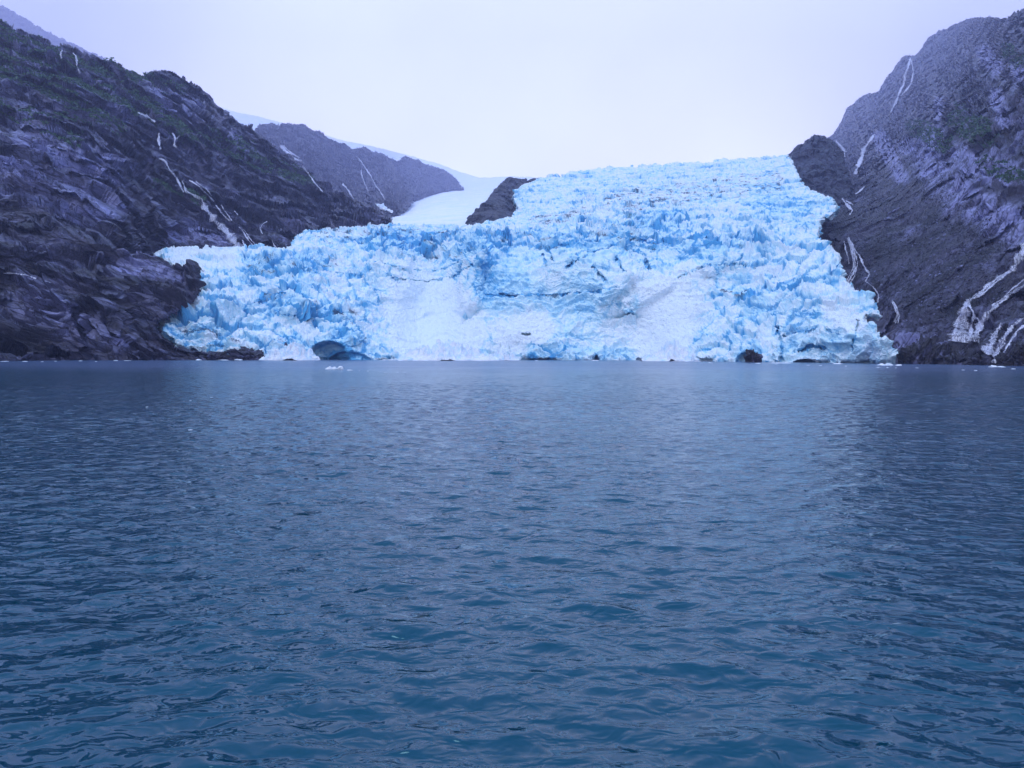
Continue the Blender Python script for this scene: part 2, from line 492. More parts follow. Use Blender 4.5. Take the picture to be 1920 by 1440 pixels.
# ------------------------------------------------------------------ left mountain
def rock_disp(a, big=1.0, sm=1.0, seed=0):
    a = np.array(a, float); a /= np.linalg.norm(a)
    def f(L, p, n, ray):
        ps = p - 0.6 * (p @ a)[:, None] * a[None]
        w = p + 14 * np.stack([perlin(p / 60, 40 + seed), perlin(p / 60, 41 + seed), perlin(p / 60, 42 + seed)], -1)
        ws = w - 0.68 * (w @ a)[:, None] * a[None]
        k = np.clip((L.D.ravel() / 600.0), 0.6, 3.0)
        t1, e1, c1 = facet(ws / 42, seed + 31)
        D = -big * k * (15 * fbm(p / 150, 2, 1 + seed) + 20 * (ridged(ws / 60, 3, 5 + seed) - 0.4) + 30 * t1 + 16 * (c1 - 0.5) * sstep(0, .2, e1))
        t2, e2, c2 = facet(ws / 14, seed + 3)
        t3, e3, c3 = facet((0.5 * ws + 0.5 * w) / 5.2, seed + 4)
        bn = np.array([0, 0, 1.0]) - a[2] * a; bn /= np.linalg.norm(bn)
        q = w @ bn + 5 * perlin(p / 38, 33 + seed) + 1.6 * perlin(p / 11, 34 + seed)
        lm = np.clip(0.55 + 1.3 * perlin(p / 50, 35 + seed), 0, 1.5); lm2 = np.clip(0.6 + 1.3 * perlin(p / 17, 36 + seed), 0, 1.5)
        def saw(lam, k): return 0.5 - np.mod(q / lam + 3.7 * k + 0.8 * (c2 if k else c1), 1.0)
        led = 15 * saw(46, 3) * lm2 + 11 * saw(21, 0) * lm + 4.2 * saw(8.5, 1) * lm2 + 0.9 * saw(3.7, 2) * lm
        d2 = sm * (0.9 * led + 5.0 * t2 + 4.0 * (c2 - 0.5) - 1.6 * (1 - sstep(0, .1, e2)) + 1.4 * t3 + 0.8 * (c3 - 0.5) + 2.6 * (ridged(ws / 20, 2, 11 + seed) - 0.4) + 0.2 * perlin(p / 2.2, 22 + seed))
        return D[:, None] * ray + d2[:, None] * n
    return f
def rock_attr(green=(), pale=(), gslope=0.35, seed=0, gall=0.0):
    def f(L):
        p = L.P.reshape(-1, 3)
        sh = L.X.shape
        g = blob(L.X, L.Y, green) if green else np.zeros(sh)
        nz = L.N[..., 2]
        gn = fbm(p / 30, 3, 50 + seed).reshape(sh)
        G = np.clip(g * (0.75 + 0.5 * gn) * sstep(gslope - 0.3, gslope + 0.25, nz) + gall * sstep(0.5, 0.8, nz) * sstep(0.0, 0.4, gn), 0, 1)
        pl = blob(L.X, L.Y, pale) if pale else np.zeros(sh)
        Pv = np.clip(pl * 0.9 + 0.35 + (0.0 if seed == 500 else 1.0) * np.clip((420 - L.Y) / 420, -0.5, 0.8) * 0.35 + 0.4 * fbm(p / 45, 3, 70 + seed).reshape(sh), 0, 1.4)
        L.green = G
        return {'green': G, 'pale': Pv}
    return f

left_poly = [(-300, -150), (-200, -95), (-100, -30), (0, 38), (28, 55), (60, 64), (104, 90), (126, 91), (160, 101), (200, 117), (240, 131), (268, 140),
             (290, 134), (322, 136), (346, 146), (374, 163), (394, 188), (410, 204), (436, 221), (456, 232), (478, 246), (520, 280), (560, 312), (600, 345),
             (640, 366), (690, 388), (718, 405), (734, 421), (700, 440), (640, 470), (600, 520), (560, 600), (520, 680), (400, 679), (280, 679), (0, 681), (-300, 692)]
lc = [(x, wl(x), WD(x)) for x in (-300, -150, 0, 150, 280, 400, 500)]
lc += [(-300, -150, 980), (-300, 100, 720), (-300, 400, 480), (-150, 300, 640), (-150, 0, 980), (0, 600, 485), (0, 500, 540), (0, 400, 620), (0, 300, 720), (0, 200, 850), (0, 100, 1000), (0, 40, 1100),
       (150, 600, 505), (150, 450, 600), (150, 300, 780), (150, 150, 1000), (150, 98, 1120), (250, 620, 530), (320, 640, 640), (250, 560, 560), (300, 560, 760), (300, 480, 830), (240, 500, 640), (240, 440, 700),
       (300, 400, 860), (300, 300, 980), (300, 200, 1150), (300, 135, 1300), (370, 600, 720), (380, 545, 800), (350, 500, 830), (400, 465, 850), (400, 400, 960),
       (400, 300, 1130), (400, 200, 1340), (480, 462, 900), (480, 350, 1170), (480, 246, 1550), (550, 460, 930), (550, 380, 1170), (550, 305, 1450),
       (650, 425, 1070), (650, 375, 1380), (725, 415, 1220), (430, 560, 700), (500, 600, 660)]
LEFT_GREEN = [(0, 60, 90, 110, 30), (90, 105, 250, 150, 16), (150, 150, 260, 205, 18), (250, 190, 360, 255, 22), (340, 240, 460, 285, 22), (400, 265, 500, 320, 18),
              (495, 305, 575, 340, 16), (0, 205, 150, 265, 14), (290, 350, 375, 375, 12), (0, 120, 120, 170, 30), (260, 140, 340, 170, 12), (120, 200, 220, 240, 22)]
left_pale = [(160, 160, 240, 210, 25), (40, 90, 90, 120, 20), (60, 250, 200, 330, 40), (300, 180, 360, 210, 25), (430, 260, 470, 290, 18), (0, 330, 200, 390, 45), (40, 560, 200, 640, 40), (330, 430, 420, 455, 20)]
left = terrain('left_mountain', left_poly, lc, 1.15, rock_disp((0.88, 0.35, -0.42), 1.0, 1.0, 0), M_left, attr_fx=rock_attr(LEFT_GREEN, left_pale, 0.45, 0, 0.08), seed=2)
tag(left.obj, 'dark purple rock mountainside with green ledges rising on the left shore', kind='structure')

head_poly = [(150, 560), (185, 515), (225, 484), (260, 476), (290, 482), (316, 491), (345, 505), (366, 518), (372, 529), (377, 541), (360, 553), (340, 564), (332, 578), (312, 592), (296, 600), (288, 611), (304, 632), (326, 647), (362, 657), (402, 664), (425, 670), (430, 682), (200, 684), (130, 640)]
hc = [(150, 560, 535), (185, 515, 560), (225, 484, 590), (290, 482, 610), (345, 505, 592), (389, 543, 575), (352, 577, 545), (302, 610, 525), (372, 655, 522), (430, 680, WD(430) - 4), (200, 680, WD(200) - 4), (250, 560, 540), (250, 620, 512), (320, 540, 565), (130, 640, 505)]
head = terrain('rock_headland', head_poly, hc, 1.0, rock_disp((0.8, 0.35, -0.5), 0.55, 0.9, 50), M_left, attr_fx=rock_attr((), [(230, 500, 330, 520, 20)], 0.4, 50), seed=12)
tag(head.obj, 'dark rock headland overlapping the left end of the glacier', kind='structure')

# ------------------------------------------------------------------ far ridges behind it
ridge_poly = [(470, 262), (478, 243), (488, 232), (499, 234), (510, 229), (521, 235), (532, 231), (565, 232), (590, 246), (598, 245), (612, 257), (630, 266), (645, 268), (660, 279), (685, 275),
              (700, 284), (715, 288), (735, 305), (755, 335), (765, 355), (772, 372), (764, 384), (748, 394), (735, 396), (705, 381), (722, 404), (738, 424), (690, 430), (600, 400), (520, 330)]
rc = [(470, 262, 3520), (530, 231, 4852), (600, 246, 5342), (700, 284, 5592), (770, 372, 3520), (735, 396, 2076), (720, 404, 1630), (690, 430, 1419), (600, 400, 1713), (600, 330, 3520), (520, 330, 2614), (680, 340, 4159)]
ridge = terrain('middle_ridge', ridge_poly, rc, 1.15, rock_disp((0.55, 0.3, -0.75), 0.8, 1.3, 100), M_far, attr_fx=rock_attr((), (), 0.4, 100), seed=3)
tag(ridge.obj, 'hazy dark rock ridge beyond the left mountain', kind='structure')
back_poly = [(690, 300), (715, 286), (728, 296), (745, 297), (760, 292), (786, 299), (800, 308), (826, 316), (850, 331), (869, 353), (832, 356), (796, 360), (772, 372), (760, 385), (720, 350)]
bc = [(690, 300, 5716), (760, 293, 6586), (800, 308, 6461), (869, 353, 5342), (796, 360, 4615), (770, 374, 3940), (720, 350, 5467)]
back = terrain('far_ridge', back_poly, bc, 1.0, rock_disp((0.4, 0.3, -0.8), 0.6, 1.4, 200), M_far, attr_fx=rock_attr((), (), 0.4, 200), seed=4)
tag(back.obj, 'hazy pointed rock ridge ending at the snowfield', kind='structure')
fog_poly = [(-500, -260), (-250, -120), (-60, -22), (0, 8), (40, 30), (98, 63), (140, 82), (172, 98), (205, 112), (240, 131), (290, 160), (360, 220), (300, 300), (100, 280), (-500, 100)]
fc = [(-500, -260, 8243), (0, 10, 7668), (240, 131, 7476), (360, 220, 7093), (300, 300, 6326), (100, 280, 6134), (-500, 100, 6710)]
fogr = terrain('foggy_ridge', fog_poly, fc, 2.0, rock_disp((0.7, 0.3, -0.5), 0.4, 1.6, 300), M_far, attr_fx=rock_attr((), (), 0.4, 300), seed=5)
tag(fogr.obj, 'pale foggy ridge showing behind the left mountain', kind='structure')

# ------------------------------------------------------------------ snowfield
snow_poly = [(380, 190), (436, 208), (480, 217), (560, 238), (640, 262), (700, 274), (760, 289), (820, 306), (862, 322), (900, 333), (960, 330), (1040, 333), (1040, 400), (980, 430),
             (880, 436), (735, 436), (715, 420), (690, 390), (600, 380), (450, 300)]
sc_ = [(380, 190, 8200), (436, 208, 7952), (560, 238, 8200), (700, 274, 8200), (862, 322, 8200), (960, 330, 7704), (1040, 333, 7206), (900, 340, 6710), (868, 352, 6089), (800, 361, 5592), (772, 378, 4385),
       (740, 398, 2919), (735, 420, 1220), (735, 436, 1000), (880, 420, 1150), (880, 436, 1000), (980, 430, 1050), (1040, 400, 1354), (700, 400, 3252), (600, 380, 5716), (450, 300, 6958), (820, 390, 2614)]
def snow_disp(L, p, n, ray):
    k = np.clip(L.D.ravel() / 1500, 0.5, 2)
    return (k * (12 * fbm(p / 160, 3, 400) + 3 * ridged(p * np.array([1, .4, 1]) / 40, 2, 405)))[:, None] * ray + (1.6 * (fbm(p / 22, 3, 410)))[:, None] * n
snow = terrain('snowfield', snow_poly, sc_, 1.6, snow_disp, M_snow, seed=6, rough=0.8, smooth=True)
tag(snow.obj, 'smooth pale snowfield sloping down between the far ridges', kind='structure')

# ------------------------------------------------------------------ right mountain
right_poly = [(1440, 420), (1470, 300), (1520, 275), (1562, 252), (1578, 226), (1590, 200), (1605, 190), (1620, 178), (1648, 171), (1660, 148), (1672, 135), (1690, 108), (1700, 103), (1714, 106), (1726, 92),
              (1740, 70), (1756, 62), (1790, 45), (1818, 34), (1860, 32), (1886, 35), (1902, 25), (1920, 19), (1990, -30), (2100, -110), (2240, -180), (2240, 702), (1920, 691), (1780, 688), (1650, 686), (1450, 684)]
qc = [(x, wl(x), WD(x)) for x in (1690, 1780, 1850, 1920, 2050, 2240)]
qc += [(1920, 600, 420), (1920, 500, 500), (1920, 400, 600), (1920, 300, 720), (1920, 200, 880), (1920, 100, 1180), (1920, 20, 1954), (2240, -180, 1000), (2240, 100, 700), (2240, 400, 420), (2080, 300, 560),
       (1800, 600, 485), (1800, 500, 580), (1800, 400, 710), (1800, 300, 880), (1800, 200, 1300), (1800, 100, 3159), (1800, 40, 4686), (1700, 600, 540), (1700, 500, 660), (1700, 400, 840),
       (1700, 300, 1200), (1700, 200, 3159), (1700, 110, 5254), (1640, 640, 560), (1600, 600, 640), (1600, 500, 760), (1600, 400, 980), (1610, 300, 2360), (1620, 200, 5112), (1560, 400, 1080), (1500, 400, 1150),
       (1520, 280, 4118), (1562, 252, 5680), (1590, 210, 5680), (1450, 500, 950), (1450, 684, 720)]
RIGHT_GREEN = [(1800, 225, 1850, 260, 30), (1850, 310, 1915, 335, 18), (1720, 240, 1770, 270, 24), (1890, 95, 1915, 120, 16)]
right_pale = [(1845, 100, 1870, 130, 18), (1870, 180, 1885, 230, 16), (1905, 130, 1920, 150, 16), (1760, 190, 1760, 220, 10), (1700, 280, 1760, 250, 18), (1740, 300, 1800, 380, 40), (1800, 300, 1900, 330, 30),
              (1800, 370, 1900, 430, 40), (1650, 260, 1690, 330, 18), (1690, 640, 1760, 655, 18)]
SCREE = [(1640, 430, 1800, 500, 110), (1700, 380, 1760, 560, 100), (1820, 520, 1880, 560, 40)]
_rd = rock_disp((0.5, 0.35, 0.8), 1.0, 1.0, 500)
def right_disp(L, p, n, ray):
    d = _rd(L, p, n, ray)
    s = blob(L.X, L.Y, SCREE).ravel()
    f1, f2, c = worley(p / 4.5, 9)
    g = (1.5 * c * (0.6 - f1) + 0.5 * perlin(p / 1.8, 520))
    return d * (1 - 0.72 * s)[:, None] + (g * s)[:, None] * n
def right_attr(L):
    a = rock_attr(RIGHT_GREEN, right_pale, 0.42, 500, 0.0)(L)
    s = blob(L.X, L.Y, SCREE)
    a['pale'] = a['pale'] * 1.5 - 0.25 - 0.45 * s
    return a
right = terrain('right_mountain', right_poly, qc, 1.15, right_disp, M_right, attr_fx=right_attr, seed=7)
tag(right.obj, 'steep purple rock mountain with a scree slope on the right shore', kind='structure')

# ------------------------------------------------------------------ the two dark rock knobs in the ice
nun_poly = [(874, 424), (878, 412), (886, 400), (905, 384), (918, 366), (928, 354), (940, 342), (950, 335), (960, 332), (975, 334), (992, 337), (1010, 334), (1030, 336), (1020, 360), (1010, 400), (985, 425), (930, 432)]
nc = [(874, 424, 1000), (930, 420, 985), (980, 400, 1200), (960, 332, 1480), (1020, 345, 1650), (910, 380, 1150), (1010, 400, 1400), (975, 365, 1430), (950, 352, 1370)]
nun = terrain('rock_outcrop', nun_poly, nc, 1.0, rock_disp((0.6, 0.3, 0.6), 0.10, 0.36, 600), M_nun, attr_fx=rock_attr((), (), 0.4, 600), seed=8)
tag(nun.obj, 'dark bare rock outcrop poking through the ice beside the smooth snow tongue', 'rock')
knob_poly = [(1472, 300), (1482, 285), (1492, 277), (1504, 273), (1512, 262), (1522, 255), (1534, 253), (1548, 257), (1562, 263), (1574, 278), (1582, 292), (1588, 318), (1594, 345), (1590, 372), (1550, 400), (1500, 400), (1470, 350)]
kc = [(1472, 300, 1420), (1534, 253, 1500), (1582, 292, 1480), (1594, 345, 1330), (1550, 380, 1200), (1500, 370, 1230), (1470, 350, 1300), (1540, 320, 1330), (1550, 400, 1180)]
knob = terrain('rock_outcrop', knob_poly, kc, 1.0, rock_disp((0.4, 0.2, 0.8), 0.25, 0.6, 700), M_nun, attr_fx=rock_attr((), (), 0.4, 700), seed=9)
tag(knob.obj, 'rounded hazy rock knob at the upper right corner of the glacier', 'rock')

# ------------------------------------------------------------------ glacier
gl_poly = [(284, 480), (300, 470), (330, 467), (380, 466), (420, 465), (455, 466), (480, 464), (505, 467), (530, 472), (540, 466), (552, 448), (565, 438), (600, 433), (640, 428), (700, 424), (735, 421),
           (800, 421), (880, 423), (920, 416), (960, 406), (972, 390), (962, 366), (975, 350), (996, 341), (1008, 335), (1060, 326), (1130, 316), (1180, 312), (1265, 307), (1330, 303), (1380, 298), (1420, 295), (1482, 291),
           (1490, 312), (1502, 342), (1520, 355), (1545, 364), (1562, 376), (1570, 394), (1548, 404), (1536, 415), (1534, 440), (1545, 455), (1562, 470), (1572, 492), (1580, 522), (1600, 540), (1625, 558), (1644, 578),
           (1648, 590), (1622, 587), (1624, 604), (1642, 618), (1660, 640), (1668, 665), (1676, 684), (1600, 684), (1400, 681), (1180, 679), (1000, 679), (750, 679), (600, 679), (486, 679), (489, 668), (497, 662),
           (478, 655), (454, 655), (434, 662), (416, 666), (400, 660), (376, 653), (345, 650), (333, 642), (318, 628), (301, 607), (312, 596), (335, 585), (352, 575), (354, 564), (375, 552), (388, 543), (378, 528), (345, 505), (316, 490)]
gc = [(x, wl(x) + 1, WD(x) - 5) for x in (500, 580, 680, 800, 900, 1000, 1100, 1180, 1300, 1400, 1500, 1600, 1676)]
gc += [(300, 605, 545), (345, 650, 533), (400, 660, 533), (455, 655, 535), (352, 570, 570), (380, 545, 605), (420, 560, 590), (500, 560, 612), (500, 620, 565), (600, 560, 630), (620, 610, 590), (700, 560, 655), (700, 620, 610),
       (800, 620, 640), (800, 550, 722), (830, 500, 762), (885, 510, 690), (900, 470, 702), (1050, 620, 620), (1050, 540, 648), (1050, 470, 672), (1050, 435, 780), (1180, 430, 770), (920, 440, 800), (1200, 600, 625), (1250, 530, 645), (1300, 470, 690), (1400, 600, 560), (1400, 510, 650),
       (1500, 600, 515), (1500, 510, 600), (1600, 620, 462), (1600, 570, 492), (1650, 640, 437), (288, 480, 740), (400, 478, 760), (345, 500, 690), (450, 510, 690), (550, 490, 710), (550, 450, 830), (650, 440, 880), (650, 490, 745),
       (750, 425, 980), (750, 465, 785), (850, 427, 990), (850, 455, 795), (960, 412, 1010), (960, 440, 850), (1000, 345, 1350), (1050, 400, 1020), (1200, 350, 1250), (1200, 312, 1520), (1200, 410, 930), (1350, 302, 1530), (1350, 400, 900),
       (1480, 293, 1430), (1480, 340, 1180), (1545, 370, 1010), (1500, 420, 800), (1540, 450, 700), (1572, 500, 600), (450, 600, 575), (1120, 440, 770)]
WHITE = [(790, 560, 800, 640, 70), (850, 560, 880, 630, 40), (1250, 560, 1240, 640, 55), (1290, 540, 1260, 600, 50), (960, 640, 1000, 620, 40), (340, 480, 420, 485, 25), (1560, 570, 1600, 600, 25)]
SMOOTH = [(790, 570, 810, 640, 75), (1000, 520, 1150, 520, 65), (950, 560, 1100, 600, 70), (1240, 560, 1240, 640, 60), (1480, 650, 1620, 650, 45), (1100, 640, 1180, 640, 40), (1560, 610, 1600, 640, 40)]
BLUES = [(700, 455, 880, 450, 26), (900, 455, 1000, 470, 30), (1000, 480, 1150, 470, 40), (950, 530, 1100, 560, 60), (1150, 450, 1350, 470, 30), (1320, 470, 1400, 455, 22), (1190, 425, 1260, 410, 22), (500, 560, 560, 575, 30),
         (470, 500, 600, 500, 22), (620, 590, 660, 620, 30), (1400, 560, 1440, 600, 25), (1480, 640, 1600, 655, 30), (1000, 660, 1180, 664, 16), (1430, 380, 1500, 400, 40)]
DIRT = [(600, 440, 860, 435, 18), (480, 500, 620, 500, 30), (330, 600, 440, 650, 30), (950, 452, 1060, 460, 16), (1090, 450, 1200, 440, 20), (1160, 455, 1260, 460, 20), (1020, 557, 1090, 552, 7), (1340, 540, 1400, 560, 22),
        (640, 580, 690, 630, 24), (1000, 415, 1100, 405, 14), (1150, 380, 1450, 340, 30), (560, 570, 590, 580, 20), (972, 628, 990, 622, 5), (800, 470, 890, 490, 16), (350, 500, 400, 540, 20)]
CAVES = [(616, 677, 44, 40, 30), (655, 679, 42, 22, 20), (1404, 679, 26, 22, 18), (1514, 682, 30, 9, 12), (1118, 676, 5, 12, 14)]
# fractures: polyline, width, how far they cut in
CRACKS = [([(1608, 600), (1604, 625), (1598, 650), (1600, 664)], 1.6, 4), ([(1456, 612), (1462, 630), (1467, 650), (1466, 672)], 1.8, 4), ([(1462, 612), (1455, 626)], 2.6, 5), ([(1030, 470), (1038, 492)], 2.0, 8),
          ([(1018, 476), (1024, 498)], 1.8, 6), ([(1156, 482), (1166, 505), (1174, 515)], 2.4, 9), ([(1112, 500), (1136, 526)], 2.0, 8), ([(1326, 440), (1325, 468)], 3.5, 12), ([(1212, 488), (1218, 502)], 3.0, 10), ([(1231, 490), (1234, 503)], 2.4, 9),
          ([(936, 551), (975, 554)], 1.6, 6), ([(1060, 500), (1100, 480)], 1.5, 6), ([(1055, 553), (1090, 550)], 1.5, 6), ([(470, 578), (490, 565), (515, 560)], 1.8, 7), ([(478, 568), (500, 552), (520, 548)], 1.6, 6), ([(978, 628), (992, 626)], 2.5, 9),
          ([(1470, 628), (1510, 622), (1540, 612), (1570, 625)], 2.0, 5), ([(1490, 660), (1520, 648), (1545, 652)], 2.5, 6), ([(880, 560), (870, 600)], 1.5, 3),
          ([(940, 474), (985, 462), (1030, 466), (1070, 456), (1110, 452)], 1.8, 5), ([(1080, 478), (1140, 466), (1190, 448), (1240, 456), (1300, 446)], 1.8, 5), ([(905, 552), (960, 556), (1030, 553), (1100, 548), (1160, 538)], 1.3, 2),
          ([(690, 505), (740, 522), (800, 528), (850, 518), (885, 495)], 1.4, 4), ([(700, 490), (760, 505), (820, 508), (870, 488)], 1.3, 3), ([(1270, 520), (1320, 500), (1380, 495), (1420, 505)], 1.8, 5), ([(640, 452), (700, 445), (760, 452), (830, 446)], 1.6, 4),
          ([(560, 520), (620, 510), (680, 515)], 1.4, 4), ([(480, 600), (540, 590), (590, 600)], 1.6, 4)]
# blocks and ribs that stand out: x0,y0,x1,y1,radius,metres
RIBS = [(890, 455, 880, 560, 22, 14), (905, 450, 900, 480, 18, 10), (985, 445, 1000, 470, 20, 8), (1370, 480, 1330, 500, 18, 10), (540, 550, 545, 575, 22, 10), (440, 640, 440, 650, 16, 7),
        (600, 635, 660, 632, 18, 8), (1280, 492, 1330, 472, 12, -3), (800, 590, 810, 640, 50, -12), (740, 460, 740, 470, 14, 8), (790, 450, 795, 465, 14, 8), (840, 445, 840, 460, 12, 7), (700, 470, 705, 480, 14, 8), (1460, 650, 1455, 672, 8, 7), (1500, 630, 1580, 630, 22, 5),
        (1640, 640, 1645, 670, 14, 6), (1180, 570, 1250, 530, 16, 6), (620, 480, 760, 490, 16, 8), (480, 520, 520, 545, 16, 6), (1000, 665, 1100, 668, 10, 4), (430, 490, 500, 495, 14, 6), (1130, 560, 1180, 520, 14, 7)]
def dist_poly(X, Y, pts):
    d = np.full(X.shape, 1e9)
    for (x0, y0), (x1, y1) in zip(pts[:-1], pts[1:]):
        dx, dy = x1 - x0, y1 - y0
        t = np.clip(((X - x0) * dx + (Y - y0) * dy) / max(dx * dx + dy * dy, 1e-9), 0, 1)
        d = np.minimum(d, np.hypot(X - x0 - t * dx, Y - y0 - t * dy))
    return d
def gl_depth(X, Y, D):
    o = np.zeros(X.shape)
    for x0, y0, x1, y1, r, m in RIBS:
        o -= 1.5 * m * blob(X, Y, [(x0, y0, x1, y1, r)])
    for cx, cy, a, b, m in CAVES:
        e_ = ((X - cx) / a) ** 2 + ((Y - cy) / b) ** 2
        o += m * sstep(0.0, 0.45, 1 - e_) * (0.45 + 0.55 * np.clip(1 - e_, 0, 1))
    # undercut along the waterline
    wy = np.interp(X, WLX, WLY)
    o += 6.0 * sstep(7, 0, wy - Y) * sstep(-0.1, 0.5, np.sin(X * 0.063) + np.sin(X * 0.147 + 1) * 0.8 + np.sin(X * 0.021))
    wob = 2.0 * np.sin(X * 0.31 + Y * 0.17) + np.sin(X * 0.77 - Y * 0.53)
    for pts, wd, m in CRACKS:
        o += m * (1 - sstep(0.3, 1.2, dist_poly(X + wob * 0.8, Y + wob * 0.5, pts) / wd))
    return o
def gl_disp(L, p, n, ray):
    sm = np.clip(blob(L.X, L.Y, SMOOTH).ravel() + 0.35 * fbm(p / 30, 2, 890), 0, 1)
    cave = np.zeros(len(p))
    for cx, cy, a, b, m in CAVES:
        cave = np.maximum(cave, 1 - sstep(1.0, 1.6, (((L.X - cx) / a) ** 2 + ((L.Y - cy) / b) ** 2).ravel()))
    wh = blob(L.X, L.Y, WHITE).ravel()
    k = (1 - 0.72 * sm) * (1 - 0.6 * cave) * (1 - 0.3 * wh)
    warp = np.stack([fbm(p / 28, 2, 800), fbm(p / 28, 2, 810), fbm(p / 28, 2, 820)], -1)
    w = p + 9 * warp
    up_ = sstep(760, 1000, L.D.ravel())
    big = 19 * fbm(p / 80, 2, 830)
    rid = (7.5 - 4.0 * up_) * (ridged(w / np.array([30, 22, 26]), 3, 840) - 0.35)
    up = np.array([0, 0, 1.0])
    t1, e1, c = facet(w / np.array([23, 17, 22.0]), 5)
    t2, e2, c2 = facet((0.6 * w + 0.4 * p) / np.array([5.2, 4.4, 5.8]), 6)
    t3, e3, c3 = facet(p / np.array([2.7, 2.4, 2.9]), 7)
    amp = 0.55 + 0.9 * sstep(-0.25, 0.45, fbm(p / 85, 2, 835))
    zone = blob(L.X, L.Y, [(340, 570, 480, 640, 60), (480, 500, 620, 600, 50), (690, 452, 880, 455, 24), (1100, 400, 1420, 450, 45), (1400, 470, 1540, 520, 50), (900, 440, 1000, 455, 20)]).ravel()
    amp = amp * (0.26 + 0.66 * zone)
    ser = (14 * t1 + 9.0 * (c - 0.5) - 4.5 * (1 - sstep(0.0, 0.12, e1))) * amp * (1 - 0.62 * up_)
    ser2 = (3.9 * t2 + 2.2 * (c2 - 0.5) - 1.0 * (1 - sstep(0.0, 0.12, e2))) * (0.5 + 0.5 * amp) * (1 - 0.35 * up_)
    fine = 1.3 * t3 + 0.7 * (c3 - 0.5) + 0.4 * perlin(p / 1.7, 860)
    far = np.clip(L.D.ravel() / 800, 0.8, 1.25)
    d = k * (rid + ser * far + ser2 * far) + fine * (0.6 + 0.4 * k)
    # broken steps and crevasse bands across the fall
    qz = p[:, 2] + 0.12 * p[:, 0] * np.sin(p[:, 0] / 160) + 9 * fbm(p / 48, 2, 861) + 2.5 * perlin(p / 12, 865)
    sm1 = np.clip(0.35 + 1.5 * perlin(p / np.array([70, 50, 50]), 866), 0, 1.3) * (1 - 0.8 * sm) * (1 - cave)
    f24 = np.mod(qz / 24, 1.0); f11 = np.mod(qz / 10.5 + 0.4, 1.0)
    d += sm1 * (6.0 * (0.5 - f24) + 2.6 * (0.5 - f11))
    L.step = sm1 * (sstep(0.84, 0.98, f24) + 0.5 * sstep(0.8, 0.97, f11))
    # drawn-out flow bands on the smooth faces
    fl = p @ np.array([0.2, 0.1, 1.0])
    d += (0.25 + 0.75 * sm) * (1 - cave) * (1 - 0.5 * up_) * (1 - 0.72 * wh) * (5.0 * (ridged(w * np.array([0.35, 0.5, 1.0]) / 9, 3, 880) - 0.4) + 1.2 * fbm(w * np.array([0.5, 0.5, 1]) / 4, 2, 885))
    L.crease = (1 - sstep(0.0, 0.2, e1)) * k; L.crease2 = (1 - sstep(0.0, 0.2, e2)) * k
    L.cell = c; L.cell2 = c2; L.k = k
    dirn = n * 0.75 + up * 0.25
    return (-big * (1 - 0.5 * sm))[:, None] * ray + d[:, None] * dirn
def gl_attr(L):
    sh = L.X.shape
    p = L.P.reshape(-1, 3)
    nz = L.N[..., 2]
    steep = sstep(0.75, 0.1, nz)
    wht = blob(L.X, L.Y, WHITE); blu = blob(L.X, L.Y, BLUES)
    lg = fbm(p / 60, 3, 900).reshape(sh)
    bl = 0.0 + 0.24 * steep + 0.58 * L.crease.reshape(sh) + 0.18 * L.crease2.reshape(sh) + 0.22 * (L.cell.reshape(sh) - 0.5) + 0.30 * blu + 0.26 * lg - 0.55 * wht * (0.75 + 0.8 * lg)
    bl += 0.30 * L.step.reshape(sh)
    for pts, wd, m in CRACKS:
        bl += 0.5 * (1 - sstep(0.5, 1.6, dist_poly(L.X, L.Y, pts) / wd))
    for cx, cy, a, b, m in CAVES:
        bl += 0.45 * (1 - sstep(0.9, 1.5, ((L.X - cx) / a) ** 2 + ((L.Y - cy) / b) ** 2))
    dr = blob(L.X, L.Y, DIRT)
    dn = fbm(p / np.array([14, 14, 7]), 3, 920).reshape(sh)
    dirt = np.clip(0.13 + 0.06 * sstep(0.7, 1.1, L.D / 1000.0) + 0.52 * dr * (0.5 + 0.9 * dn) + 0.10 * dn - 0.25 * wht, 0, 1)
    return {'blue': np.clip(bl, 0, 1.3), 'dirt': dirt}
gl = terrain('glacier', gl_poly, gc, 1.1, gl_disp, M_ice, ystep=lambda y: 0.55 if y < 475 else 0.95, depth_fx=gl_depth, attr_fx=gl_attr, rough=3.4, seed=10, skirt=(4.0, 1.4))
tag(gl.obj, 'blue white crevassed glacier filling the valley down to the sea', 'glacier')

